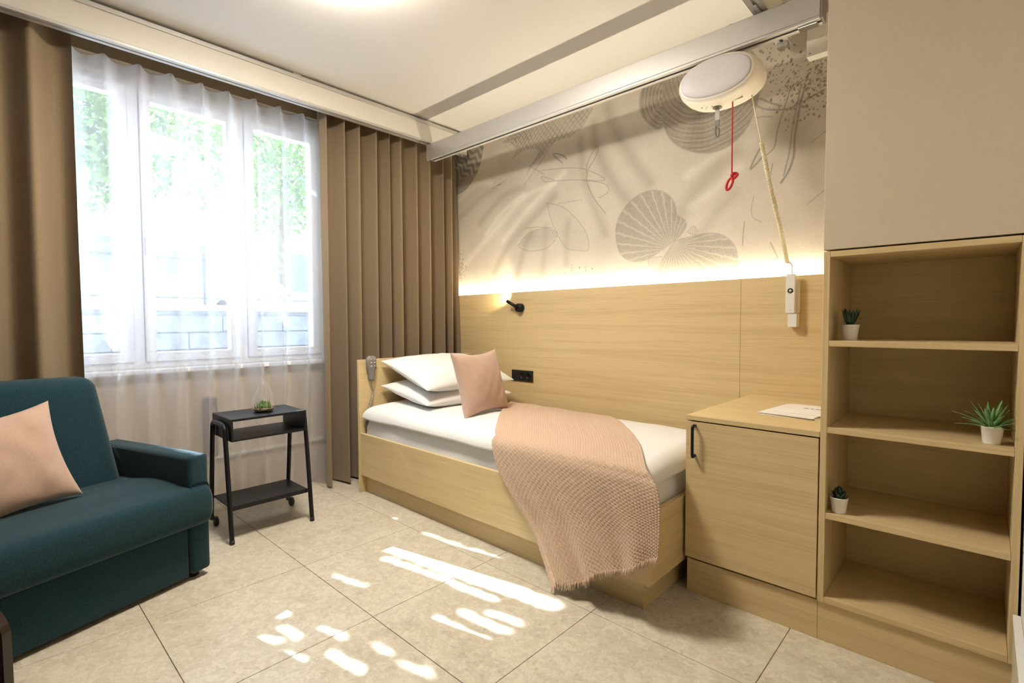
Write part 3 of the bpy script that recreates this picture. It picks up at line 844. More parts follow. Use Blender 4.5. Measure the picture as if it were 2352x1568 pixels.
def potted(name, x, y, z, r, h, kind, label, material):
    t = thing(name, (x, y, z), label, 'plant', 'small succulents in white pots')
    lathe('pot', [(0.0, 0.0), (r * 0.72, 0.0), (r * 0.75, h * 0.05), (r * 0.97, h * 0.93), (r, h * 0.94), (r, h), (r * 0.93, h), (r * 0.9, h * 0.8), (0, h * 0.8)], x, y, z, 'pot_white', t, seg=32, close=False)
    lathe('soil', [(0.0, h * 0.86), (r * 0.55, h * 0.87), (r * 0.91, h * 0.84)], x, y, z, 'soil', t, seg=20, close=False)
    rr = random.Random(name + label)
    top = z + h * 0.86
    if kind == 'aloe':
        spec = [(k * 2.4, 0.35 + 0.10 * (k % 4), 0.058 + 0.012 * rr.random(), 0.013, 0.005, 0.10) for k in range(16)]
    elif kind == 'rosette':
        spec = [(k * 2.4, 1.25 - 0.055 * k, 0.026 + 0.004 * rr.random(), 0.019, 0.006, 0.35) for k in range(20)]
    else:
        spec = [(k * 2.4, 0.15 + 0.042 * k, 0.060 + 0.030 * rr.random() + 0.0008 * k, 0.0125, 0.004, -0.28 if k > 9 else -0.08) for k in range(28)]
    for a, tilt, ln, w, th, curl in spec:
        d = (math.sin(tilt) * math.cos(a), math.sin(tilt) * math.sin(a), math.cos(tilt))
        lift = 0.018 * (1.25 - tilt) if kind == 'rosette' else 0.0
        bx = (x + d[0] * r * 0.18, y + d[1] * r * 0.18, top + lift)
        if kind == 'spider' and d[0] > 0.3:
            ln *= min(1.0, 0.040 / (d[0] * ln))
        v, f = leaf_blade(bx, d, ln, w, th, curl)
        mesh_obj('leaf', v, f, material, t, smooth=True)
    return t
potted('potted_succulent', -0.336, 2.055, 1.053, 0.0275, 0.054, 'aloe', 'dark spiky succulent in a white pot on the top shelf', 'leaf_dark')
potted('potted_succulent', 0.024, 2.045, 0.756, 0.0270, 0.052, 'spider', 'bright green spiky plant in a white pot at the right of the middle shelf', 'leaf_green')
potted('potted_succulent', -0.352, 2.025, 0.458, 0.0275, 0.054, 'rosette', 'dark rosette succulent in a white pot on the lowest shelf board', 'leaf_dark')

# ------------------------------------------------------------------ papers on the low cabinet
lf = thing('leaflet_stack', (-0.56, 2.36, 0.737), 'stack of white printed leaflets on the low oak cabinet', 'leaflets')
def sheet(cx, cy, ang, w, h, z0, z1):
    v, f = box_data(-w / 2, w / 2, -h / 2, h / 2, z0, z1, 0)
    ca, sa = math.cos(ang), math.sin(ang)
    return [(cx + x * ca - y * sa, cy + x * sa + y * ca, z) for x, y, z in v], f
for k in range(5):
    mesh_obj('sheet', *sheet(-0.556 + 0.006 * rnd.uniform(-1, 1), 2.35 + 0.01 * rnd.uniform(-1, 1), -0.06 + 0.07 * rnd.uniform(-1, 1), 0.205, 0.285, 0.737 + k * 0.0016 + .0002, 0.7384 + k * 0.0016), 'paper', lf)
mesh_obj('cover_sheet', *sheet(-0.54, 2.385, -0.02, 0.18, 0.26, 0.7452, 0.7464), 'paper', lf)
ink = []
for k, (dx, w) in enumerate(((0.0, 0.018), (0.026, 0.012), (0.044, 0.030))):
    v, f = box_data(-0.555 + dx, -0.555 + dx + w, 2.415 - 0.003 * k, 2.424 - 0.003 * k, 0.7465, 0.7467, 0)
    ink.append((v, f))
mesh_obj('print', *merge(*ink), 'ink', lf)
pen = thing('key_fob', (-0.432, 2.30, 0.7375), 'small black round object lying on the leaflets beside the shelf side', 'key fob')
lathe('disc', [(0.0, 0.0), (0.020, 0.0), (0.022, 0.003), (0.021, 0.008), (0.012, 0.010), (0.0, 0.0105)], -0.433, 2.31, 0.7470, 'black_plastic', pen, seg=24)

# ------------------------------------------------------------------ bed
BX0, BX1 = -2.995, -0.897
bed = thing('bed', (-1.95, 2.2, 0.0), 'oak bed with panelled sides and a low headboard', 'bed')
box('headboard', BX0, BX0 + 0.022, 1.700, 2.690, 0.0, 0.876, 'oak_along_y', bed, bevel=0.0015)
box('side_board', BX0 + 0.0225, BX1, 1.704, 1.724, 0.118, 0.395, 'oak_along_x', bed, bevel=0.0015)
box('side_board', BX0 + 0.0225, BX1, 2.670, 2.690, 0.118, 0.395, 'oak_along_x', bed, bevel=0.0015)
box('foot_board', BX1 - 0.022, BX1, 1.7245, 2.6695, 0.118, 0.395, 'oak_along_y', bed, bevel=0.0015)
box('plinth', BX0 + 0.0225, -0.942, 1.744, 1.762, 0.0, 0.150, 'oak_along_x', bed, bevel=0.001)
box('plinth', -0.960, -0.942, 1.7625, 2.62, 0.0, 0.150, 'oak_along_y', bed, bevel=0.001)
box('slatted_base', BX0 + 0.03, BX1 - 0.03, 1.73, 2.66, 0.20, 0.248, 'oak_along_x', bed, bevel=0.002)

def mat_top(X, Y):
    return 0.497 + 0.004 * waves(X, Y, 61, 7)
MX0, MX1, MY0, MY1 = -2.962, -0.925, 1.7335, 2.662
mt = tag(slab('mattress', MX0, MX1, MY0, MY1, 0.249, mat_top, 0.035, 'linen_white', None, 120, 30), 'white sheeted mattress showing above the oak side board', 'mattress')

# creases of the fitted sheet along the visible long side
n_ = len(mt.data.vertices)
co = np.empty(n_ * 3); mt.data.vertices.foreach_get('co', co); co = co.reshape(-1, 3)
wx, wz = co[:, 0] + mt.location.x, co[:, 2] + mt.location.z
front = np.clip((MY0 + 0.05 - (co[:, 1] + mt.location.y)) / 0.05, 0, 1)
crease = np.sin(wz * 95 + 2.2 * wx + 1.4 * np.sin(wx * 3.1)) + 0.7 * waves(wx * 0.6, wz * 6, 65, 9)
co[:, 1] -= front * (0.0045 * crease) * (wz > 0.3) * (wz < 0.49)
mt.data.vertices.foreach_set('co', co.ravel()); mt.data.update()

def duvet_top(X, Y):
    t = (Y - 1.70) / 0.96
    base = 0.560 + 0.020 * np.sin(np.clip(t * 1.25, 0, 1) * math.pi) - 0.035 * np.clip((t - 0.75) / 0.25, 0, 1) ** 1.5
    head = 0.012 * np.exp(-((X + 2.85) / 0.15) ** 2)
    return base + head + 0.006 * waves(X, Y, 71, 6.0) + 0.0025 * waves(X, Y, 72, 17.0)

def duvet():
    x0, x1, y0, y1, r = -2.955, -0.908, 1.712, 2.672, 0.075
    xs, ys = edge_coords(x0, x1, 110, r), edge_coords(y0, y1, 60, r)
    X, Y = np.meshgrid(xs, ys, indexing='ij')
    dx = np.minimum(X - x0, x1 - X); dy = np.minimum(Y - y0, y1 - Y)
    fx = np.sqrt(np.clip(1 - (1 - np.clip(dx / r, 0, 1)) ** 2, 0, 1))
    fy = np.sqrt(np.clip(1 - (1 - np.clip(dy / r, 0, 1)) ** 2, 0, 1))
    f = np.minimum(fx, fy)
    zmid = 0.502 + 0.008 * waves(X, Y, 73, 9.0)
    Zt = zmid + (duvet_top(X, Y) - zmid) * f
    # the lower face curls back under the roll of the edge
    Zb = zmid - 0.022 * np.minimum(f * 1.6, 1) * np.exp(-np.minimum(dx, dy) / 0.02)
    Zb = np.maximum(np.where(np.minimum(dx, dy) > 0.014, 0.5025, Zb), 0.47)
    Yb = Y
    wob = 0.006 * waves(X * 1.0, Y * 0.1, 75, 12) * np.exp(-np.abs(Y - y0) / 0.05)
    n = X.size
    V = np.concatenate([np.stack([X, Y - wob, Zt], -1).reshape(-1, 3), np.stack([X, Yb - wob, Zb], -1).reshape(-1, 3)])
    F = np.concatenate([grid_faces(len(xs), len(ys)), grid_faces(len(xs), len(ys), True) + n])
    return mesh_obj('duvet', V, F, 'linen_white', None, smooth=True)
tag(duvet(), 'white duvet spread over the bed under the pink throw', 'duvet')

# pillows and the pink cushion at the head end
tag(pillow('pillow', 0.51, 0.75, 0.165, ((-2.700, 2.225, 0.655), (0.988, 0, -0.155), (0, 1, 0), (0.155, 0, 0.988)), 'linen_white', None, 5, 0.05, 0.004), 'lower white pillow of the stacked pair against the headboard', 'pillow', 'white bed pillows')
tag(pillow('pillow', 0.53, 0.77, 0.175, ((-2.695, 2.235, 0.785), (0.957, 0.0, -0.29), (0, 1, 0), (0.29, 0, 0.957)), 'linen_white', None, 9, 0.05, 0.004), 'upper white pillow lying on the other by the headboard', 'pillow', 'white bed pillows')
def cushion(name, size, thick, centre, along, lean, seed, label, roll=0.0):
    """square cushion standing on an edge; along = horizontal direction of its bottom edge, lean = tilt back (radians)"""
    a = Vector((along[0], along[1], 0)).normalized()
    nrm = Vector((a.y, -a.x, 0))
    up = (Vector((0, 0, 1)) * math.cos(lean) - nrm * math.sin(lean)).normalized()
    n2 = a.cross(up).normalized()
    ca, sa = math.cos(roll), math.sin(roll)
    a2, up2 = a * ca + up * sa, up * ca - a * sa
    o = pillow(name, size, size, thick, (centre, a2, up2, n2), 'cushion_pink', None, seed, 0.13, 0.006, power=0.42)
    return tag(o, *label)
cushion('cushion', 0.39, 0.15, (-2.205, 2.070, 0.757), (-0.06, 0.998), 0.28, 13, ('pink square cushion leaning on the white bed pillows', 'cushion', 'pink cushions'), 0.02)

# ------------------------------------------------------------------ pink throw across the bed
def throw():
    left = [(-2.50, 2.655), (-2.15, 2.20), (-1.81, 1.80), (-1.74, 1.735)]
    right = [(-1.70, 2.655), (-1.40, 2.33), (-1.10, 1.985), (-0.93, 1.735)]
    hl = [(-1.715, 1.690, 0.535), (-1.675, 1.682, 0.44), (-1.58, 1.678, 0.33), (-1.45, 1.672, 0.22), (-1.36, 1.655, 0.12), (-1.275, 1.635, 0.022)]
    hr = [(-0.865, 1.688, 0.535), (-0.838, 1.674, 0.49), (-0.830, 1.668, 0.43), (-0.828, 1.662, 0.38), (-0.826, 1.655, 0.325), (-0.825, 1.648, 0.275)]
    nu, nv = 236, 460
    u = np.linspace(0, 1, nu)
    def tz(x, y):
        return duvet_top(np.array(x), np.array(y)) + 0.009
    Lp = [(x, y, float(tz(x, y)) - (0.008 if y > 2.6 else 0)) for x, y in left] + hl
    Rp = [(x, y, float(tz(x, y)) - (0.008 if y > 2.6 else 0)) for x, y in right] + hr
    Lc = np.array([tuple(p) for p in smooth_path(Lp, 24)])
    Rc = np.array([tuple(p) for p in smooth_path(Rp, 24)])
    def resample(P, Q):
        d = np.concatenate([[0], np.cumsum(np.linalg.norm(np.diff((P + Q) / 2, axis=0), axis=1))])
        t = np.linspace(0, d[-1], nv)
        return [np.stack([np.interp(t, d, k[:, i]) for i in range(3)], -1) for k in (P, Q)] + [t, d]
    Lr, Rr, t, d = resample(Lc, Rc)
    P = Lr[None] * (1 - u[:, None, None]) + Rr[None] * u[:, None, None]
    U = np.repeat(u[:, None], nv, 1); Tt = np.repeat(t[None], nu, 0)
    Y = P[..., 1]
    on_top = sstep(1.700, 1.76, Y)
    ztop = duvet_top(P[..., 0], P[..., 1]) + 0.009
    back = np.clip((Y - 2.60) / 0.06, 0, 1)
    P[..., 2] = P[..., 2] * (1 - on_top) + (ztop - 0.01 * back) * on_top
    # hanging folds
    h = np.clip((0.50 - P[..., 2]) / 0.45, 0, 1) * (1 - on_top)
    fold = 0.016 * np.sin(U * 17 + 1.2 * Tt * 3 + 0.5) + 0.012 * np.sin(U * 31 + 2.0) + 0.008 * waves(U * 3, Tt * 2, 81, 5)
    P[..., 1] = P[..., 1] - (fold + 0.016) * h * (0.35 + 0.65 * h) - 0.010 * (1 - on_top)
    P[..., 2] += h * 0.012 * np.sin(U * 14 + 1.0) * (U > 0.03)
    P[..., 2] = np.maximum(P[..., 2], 0.012)
    P[..., 2] += on_top * 0.003 * (1 + waves(U * 3, Tt * 3, 82, 5))
    # thick basket-weave relief along the normal
    du = np.gradient(P, axis=0); dv = np.gradient(P, axis=1)
    nrm = np.cross(du, dv); nrm /= np.linalg.norm(nrm, axis=-1, keepdims=True) + 1e-9
    flip = np.where((nrm[..., 2] - nrm[..., 1]).mean() > 0, 1.0, -1.0)
    I, J = np.meshgrid(np.arange(nu) / 4.0, np.arange(nv) / 5.0, indexing='ij')
    wv = np.abs(np.sin(math.pi * I)) * np.abs(np.sin(math.pi * (J + 0.5 * np.floor(I))))
    P = P + nrm * flip * (0.0042 * wv)[..., None]
    t_ = thing('throw_blanket', (-1.6, 2.0, 0.012), 'pink woven throw draped across the bed down to the floor', 'throw blanket')
    cl_ = mesh_obj('cloth', P.reshape(-1, 3), grid_faces(nu, nv), 'throw_pink', t_, smooth=True)
    md = cl_.modifiers.new('thickness', 'SOLIDIFY'); md.thickness = 0.004; md.offset = -1 if flip > 0 else 1
    # fringe along the hanging end
    parts = []
    r = random.Random(3)
    for k in range(150):
        i = int((k + r.random()) / 150 * (nu - 1))
        p = Vector(P[i, -1]) + Vector((0, -0.001, 0.003))
        ln = r.uniform(0.018, 0.034)
        dx, dy = r.uniform(-0.35, 0.35), r.uniform(-0.25, 0.12)
        z_end = max(p.z - ln, 0.004)
        pts = [p, p + Vector((dx * ln * 0.4, dy * ln * 0.4, (z_end - p.z) * 0.5)), Vector((p.x + dx * ln, p.y + dy * ln, z_end))]
        parts.append(tube_data(pts, [0.0024, 0.0022, 0.0012], 5))
    fo = mesh_obj('fringe', *merge(*parts), 'throw_pink', t_, smooth=True)
    fo['kind'] = 'stuff'
    return t_
throw()

# ------------------------------------------------------------------ bed hand control hooked over the headboard
def helix(path, radius, turns, n_per=9):
    pts = []
    P = [Vector(p) for p in path]
    dist = [0.0]
    for a, b_ in zip(P[:-1], P[1:]):
        dist.append(dist[-1] + (b_ - a).length)
    n = turns * n_per
    for i in range(n + 1):
        s = dist[-1] * i / n
        k = max(j for j in range(len(dist)) if dist[j] <= s + 1e-9)
        k = min(k, len(P) - 2)
        f = (s - dist[k]) / (dist[k + 1] - dist[k])
        p = P[k].lerp(P[k + 1], f)
        t = (P[k + 1] - P[k]).normalized()
        u_ = t.cross(Vector((0, 1, 0.2))).normalized()
        w_ = t.cross(u_)
        a = 2 * math.pi * i / n_per
        pts.append(p + (u_ * math.cos(a) + w_ * math.sin(a)) * radius)
    return pts
hc = thing('bed_hand_control', (-2.955, 1.775, 0.72), 'grey bed hand control hung on the front corner of the headboard', 'remote control')
hx = -2.972
rows = [(0.735, 0.018, 0.012), (0.755, 0.022, 0.016), (0.80, 0.024, 0.019), (0.815, 0.032, 0.022), (0.87, 0.034, 0.024), (0.892, 0.030, 0.022), (0.900, 0.018, 0.014)]
V_, F_ = [], []
for z, w, d in rows:
    for k in range(16):
        a = 2 * math.pi * k / 16
        V_.append((hx + 0.024 + d * 0.85 * math.copysign(abs(math.cos(a)) ** 0.6, math.cos(a)), 1.778 + w * math.copysign(abs(math.sin(a)) ** 0.6, math.sin(a)), z))
for i in range(len(rows) - 1):
    for k in range(16):
        F_.append([i * 16 + k, i * 16 + (k + 1) % 16, (i + 1) * 16 + (k + 1) % 16, (i + 1) * 16 + k])
F_ += [list(range(16))[::-1], [(len(rows) - 1) * 16 + k for k in range(16)]]
mesh_obj('handset', V_, F_, 'grey_plastic', hc, smooth=True)
for r_ in range(3):
    for c_ in range(2):
        lathe('button', [(0.0062, 0.0), (0.0062, 0.002), (0.0, 0.0025)], hx + 0.0445, 1.766 + 0.024 * c_, 0.877 - 0.022 * r_, 'light_grey_plastic', hc, seg=12, axis='x')
box('hook', hx - 0.026, hx + 0.014, 1.768, 1.788, 0.8765, 0.884, 'grey_plastic', hc, bevel=0.003)
tube('cable', smooth_path([(hx + 0.024, 1.778, 0.737), (hx + 0.020, 1.785, 0.70), (hx + 0.012, 1.80, 0.66)], 6), 0.0025, 'grey_plastic', hc, seg=6)
tube('coiled_cable', helix([(hx + 0.012, 1.80, 0.66), (hx + 0.011, 1.765, 0.56), (hx + 0.010, 1.742, 0.415)], 0.0062, 26), 0.0022, 'light_grey_plastic', hc, seg=5)

# ------------------------------------------------------------------ things on the wainscot
sk = thing('wall_socket', (-2.507, PY - 0.005, 0.677), 'black double socket plate on the oak wainscot above the bed', 'socket')
box('plate', -2.612, -2.402, PY - 0.010, PY - 0.0005, 0.678, 0.760, 'black_plastic', sk, bevel=0.003)
box('blank_insert', -2.598, -2.530, PY - 0.0125, PY - 0.0102, 0.690, 0.748, 'black_plastic', sk, bevel=0.001)
for cx in (-2.500, -2.440):
    lathe('outlet', [(0.0255, -0.0102), (0.0255, -0.0130), (0.021, -0.0130), (0.0205, -0.0104), (0.0, -0.0104)], cx, PY, 0.719, 'black_metal', sk, seg=24, axis='y', close=False)
    for dx in (-0.0095, 0.0095):
        lathe('pin_hole', [(0.0028, -0.0106), (0.0, -0.0107)], cx + dx, PY, 0.719, 'shadow_gap', sk, seg=8, axis='y', close=False)

rl = thing('reading_lamp', (-2.525, PY - 0.03, 1.19), 'small black wall reading lamp with a tube head on the wainscot', 'reading lamp')
lathe('base', [(0.0, -0.0440), (0.026, -0.0435), (0.031, -0.040), (0.032, -0.004), (0.032, -0.0005)], -2.520, PY, 1.226, 'black_metal', rl, seg=28, axis='y')
h0, h1 = Vector((-2.524, PY - 0.052, 1.232)), Vector((-2.600, PY - 0.070, 1.277))
hd_ = tube('head', [h0, h0.lerp(h1, 0.5), h1], 0.0125, 'black_metal', rl, seg=18)
tube('joint', [(-2.522, PY - 0.043, 1.229), (-2.523, PY - 0.055, 1.231)], 0.007, 'black_metal', rl, seg=12)
hv = (h1 - h0).normalized()
tube('bulb', [h1 + hv * 0.0003, h1 + hv * 0.0016], 0.0095, 'reading_bulb', rl, seg=14)
sp = bpy.data.lights.new('reading_spot', 'SPOT')
sp.energy = 7.0; sp.color = (1.0, 0.80, 0.50); sp.spot_size = math.radians(110); sp.spot_blend = 0.6; sp.shadow_soft_size = 0.008
so = bpy.data.objects.new('reading_spot', sp); link(so, rl)
so.location = h1 + hv * 0.006 - rl.location
so.rotation_mode = 'QUATERNION'; so.rotation_quaternion = (hv + Vector((0, 0.45, 0))).to_track_quat('-Z', 'Y')

rm = thing('hoist_hand_control', (-0.69, PY - 0.02, 1.09), 'white hoist hand control in its holder on the oak wainscot', 'remote control')
box('handset', -0.716, -0.674, PY - 0.058, PY - 0.030, 1.158, 1.350, 'white_plastic', rm, bevel=0.004, seg=3)
box('holder', -0.706, -0.666, PY - 0.052, PY - 0.0005, 1.090, 1.157, 'white_plastic', rm, bevel=0.003)
box('holder_back', -0.702, -0.664, PY - 0.0295, PY - 0.0005, 1.158, 1.315, 'cream_plastic', rm, bevel=0.002)
bt = lathe('button_ring', [(0.0125, -0.0582), (0.0125, -0.0602), (0.0065, -0.0606), (0.0062, -0.0584)], -0.695, PY, 1.268, 'black_plastic', rm, seg=24, axis='y', close=False)
lathe('button', [(0.006, -0.0582), (0.006, -0.0596), (0.0, -0.060)], -0.695, PY, 1.268, 'white_plastic', rm, seg=16, axis='y')
box('label_mark', -0.698, -0.689, PY - 0.0585, PY - 0.0581, 1.172, 1.175, 'light_grey_plastic', rm, bevel=0)

# ------------------------------------------------------------------ patient hoist hanging from the beam
HX, HZ = -0.915, 2.222
ho = thing('patient_hoist', (HX, 2.40, 2.10), 'white oval patient hoist motor hanging under the silver beam', 'patient hoist')
def oval(sections, n=56, pw=0.9, cap_front=False):
    V, F = [], []
    for y, a, b_, cz in sections:
        for k in range(n):
            an = 2 * math.pi * k / n
            c_, s_ = math.cos(an), math.sin(an)
            V.append((HX + a * math.copysign(abs(c_) ** pw, c_), y, HZ + cz + b_ * math.copysign(abs(s_) ** pw, s_)))
    for i in range(len(sections) - 1):
        for k in range(n):
            F.append([i * n + k, i * n + (k + 1) % n, (i + 1) * n + (k + 1) % n, (i + 1) * n + k])
    F.append(list(range(n))[::-1]); F.append([(len(sections) - 1) * n + k for k in range(n)])
    return V, F
mesh_obj('housing', *oval([(2.318, 0.160, 0.084, 0), (2.320, 0.166, 0.090, 0), (2.33, 0.174, 0.097, 0), (2.36, 0.182, 0.103, 0), (2.42, 0.184, 0.105, 0), (2.46, 0.178, 0.100, 0), (2.485, 0.160, 0.085, 0), (2.495, 0.13, 0.06, 0)]), 'cream_plastic', ho, smooth=True)
mesh_obj('front_cover', *oval([(2.3178, 0.158, 0.083, 0.003), (2.3150, 0.157, 0.082, 0.003), (2.3120, 0.150, 0.075, 0.003), (2.3112, 0.10, 0.05, 0.003)][::-1]), 'lilac_plastic', ho, smooth=True)
box('name_mark', HX - 0.045, HX - 0.005, 2.3122, 2.3131, HZ - 0.064, HZ - 0.058, 'light_grey_plastic', ho, bevel=0)
box('hanger', HX - 0.03, HX + 0.03, 2.398, 2.422, HZ + 0.095, TZ0 + 0.0055, 'steel', ho, bevel=0.003)
bz = HZ - 0.104
lathe('strap_guide', [(0.020, 0.006), (0.021, -0.004), (0.014, -0.005), (0.012, 0.004)], HX - 0.018, 2.40, bz, 'grey_plastic', ho, seg=20, close=False)
for k in range(6):
    lathe('screw', [(0.004, 0.004), (0.004, -0.0015), (0.0, -0.0016)], HX - 0.080 + 0.012 * k, 2.375 + 0.02 * (k % 2), HZ - 0.103 + 0.0012 * (5 - k), 'light_grey_plastic', ho, seg=8)
box('release_tab', HX + 0.055, HX + 0.10, 2.385, 2.392, HZ - 0.101, HZ - 0.091, 'white_plastic', ho, bevel=0.002)

st = thing('lifting_strap', (HX - 0.018, 2.40, 1.98), 'grey lifting strap with metal clip below the hoist', 'strap')
box('webbing', HX - 0.028, HX - 0.008, 2.3985, 2.4015, 2.050, 2.118, 'light_grey_plastic', st, bevel=0.0008)
box('buckle', HX - 0.030, HX - 0.006, 2.396, 2.404, 2.030, 2.060, 'strap_grey', st, bevel=0.003)
tube('clip', smooth_path([(HX - 0.018, 2.40, 2.04), (HX - 0.026, 2.40, 2.015), (HX - 0.021, 2.40, 1.982), (HX - 0.012, 2.40, 1.985), (HX - 0.010, 2.40, 2.012), (HX - 0.016, 2.40, 2.022)], 6), 0.0046, 'strap_grey', st, seg=8)

rc = thing('red_pull_cord', (-0.862, 2.395, 1.72), 'red emergency pull cord with a knotted loop below the hoist', 'pull cord')
tube('cord', [(-0.862, 2.395, 2.123), (-0.862, 2.395, 1.95), (-0.861, 2.395, 1.785)], 0.0032, 'red_cord', rc, seg=8)
kn = [(-0.861 + 0.012 + 0.011 * math.cos(a), 2.395 + 0.006 * math.sin(2 * a), 1.785 + 0.010 * math.sin(a)) for a in np.linspace(0, 2 * math.pi, 17)[:-1]]
tube('knot', kn, 0.0075, 'red_cord', rc, seg=8, closed=True)
lp = [(-0.871 + 0.012 * math.cos(a) + 0.008 * math.sin(a), 2.395, 1.752 + 0.026 * math.sin(a)) for a in np.linspace(0, 2 * math.pi, 25)[:-1]]
tube('loop', lp, 0.0062, 'red_cord', rc, seg=8, closed=True)

cc = thing('coiled_cord', (-0.74, 2.6, 1.35), 'cream coiled cord running from the hoist down to the hand control', 'cord')
tube('straight_lead', smooth_path([(-0.795, 2.43, 2.165), (-0.775, 2.435, 2.05), (-0.752, 2.445, 1.925)], 6), 0.003, 'cream_cord', cc, seg=7)
tube('coil', helix([(-0.752, 2.445, 1.925), (-0.738, 2.53, 1.75), (-0.722, 2.63, 1.58), (-0.712, 2.735, 1.405)], 0.0075, 95, 10), 0.0029, 'cream_cord', cc, seg=6)
tube('plug_lead', smooth_path([(-0.712, 2.735, 1.405), (-0.700, 2.738, 1.404), (-0.693, 2.741, 1.39), (-0.692, 2.742, 1.351)], 6), 0.0026, 'light_grey_plastic', cc, seg=7)

# ------------------------------------------------------------------ black side table
tb = thing('side_table', (-2.915, 1.062, 0.0), 'black metal side table with casters in front of the sheer curtain', 'side table')
TX0, TX1, TB0, TB1 = -3.062, -2.768, 0.866, 1.254
box('top', TX0, TX1, TB0, TB1, 0.618, 0.630, 'black_metal', tb, bevel=0.0015)
box('tray', TX0, TX1, TB0, TB1, 0.515, 0.526, 'black_metal', tb, bevel=0.0015)
box('side_plate', TX0, TX1, TB0, TB0 + 0.010, 0.5265, 0.6175, 'black_metal', tb, bevel=0.001)
box('side_plate', TX0, TX1, TB1 - 0.010, TB1, 0.5265, 0.6175, 'black_metal', tb, bevel=0.001)
for y in (TB0 - 0.014, TB1 + 0.014):
    front, back = -2.750, -3.080
    hoop = [(front, y, 0.004), (front - 0.035, y, 0.30), (front - 0.066, y, 0.545), (front - 0.080, y, 0.582), (front - 0.105, y, 0.594), (back + 0.105, y, 0.594), (back + 0.078, y, 0.582), (back + 0.064, y, 0.545), (back + 0.035, y, 0.30), (back + 0.006, y, 0.058)]
    tube('leg_hoop', smooth_path(hoop, 5), 0.0115, 'black_metal', tb, seg=14)
    lathe('foot', [(0.0, 0.0), (0.0125, 0.0), (0.0125, 0.02)], front, y, 0.0, 'black_plastic', tb, seg=14)
    cs = lathe('caster', [(0.006, -0.011), (0.023, -0.010), (0.026, -0.006), (0.026, 0.006), (0.023, 0.010), (0.006, 0.011)], back + 0.004, y + 0.022, 0.026, 'black_plastic', tb, seg=20, axis='y')
    box('fork', back - 0.006, back + 0.018, y - 0.008, y + 0.012, 0.040, 0.062, 'black_plastic', cs, bevel=0.003)
mesh_obj('lower_shelf', *merge(box_data(-3.05, -2.782, TB0 - 0.006, TB1 + 0.006, 0.168, 0.178, 0.001), box_data(-2.786, -2.780, TB0 - 0.006, TB1 + 0.006, 0.158, 0.180, 0.001)), 'black_metal', tb)

te = thing('terrarium', (-2.895, 1.072, 0.630), 'drop-shaped glass terrarium with succulents on the black side table', 'terrarium')
prof = [(0.034, 0.0), (0.046, 0.003), (0.058, 0.018), (0.062, 0.040), (0.060, 0.058), (0.050, 0.085), (0.036, 0.115), (0.020, 0.145), (0.010, 0.162), (0.004, 0.170), (0.0, 0.171)]
lathe('glass_drop', [(max(r, 0.0), h + 0.0006) for r, h in prof], -2.895, 1.072, 0.630, 'terrarium_glass', te, seg=40, close=False)
lathe('soil', [(0.0, 0.002), (0.040, 0.003), (0.052, 0.012), (0.050, 0.017), (0.0, 0.020)], -2.895, 1.072, 0.630, 'soil', te, seg=28)
rt = random.Random(5)
pv, pf = [], []
for k in range(46):
    a, q = rt.uniform(0, 6.28), rt.uniform(0.25, 1) ** 0.5 * 0.048
    x, y = -2.895 + q * math.cos(a), 1.072 + q * math.sin(a)
    s = rt.uniform(0.003, 0.006)
    mesh_obj('pebble', *lathe_data([(0.0, 0.0), (s, s * 0.4), (s * 0.7, s), (0.0, s * 1.1)], x, y, 0.647, 7), 'pebbles', te, smooth=True)
for k in range(30):
    a, q = k * 2.4, 0.005 + 0.0011 * k
    bx = (-2.895 + q * math.cos(a), 1.072 + q * math.sin(a), 0.648)
    tilt = 0.10 + 0.010 * k
    v, f = leaf_blade(bx, (math.sin(tilt) * math.cos(a), math.sin(tilt) * math.sin(a), math.cos(tilt)), rt.uniform(0.036, 0.055) - 0.0006 * k, 0.018, 0.006, 0.15)
    mesh_obj('leaf', v, f, 'leaf_mid' if k % 3 else 'leaf_green', te, smooth=True)

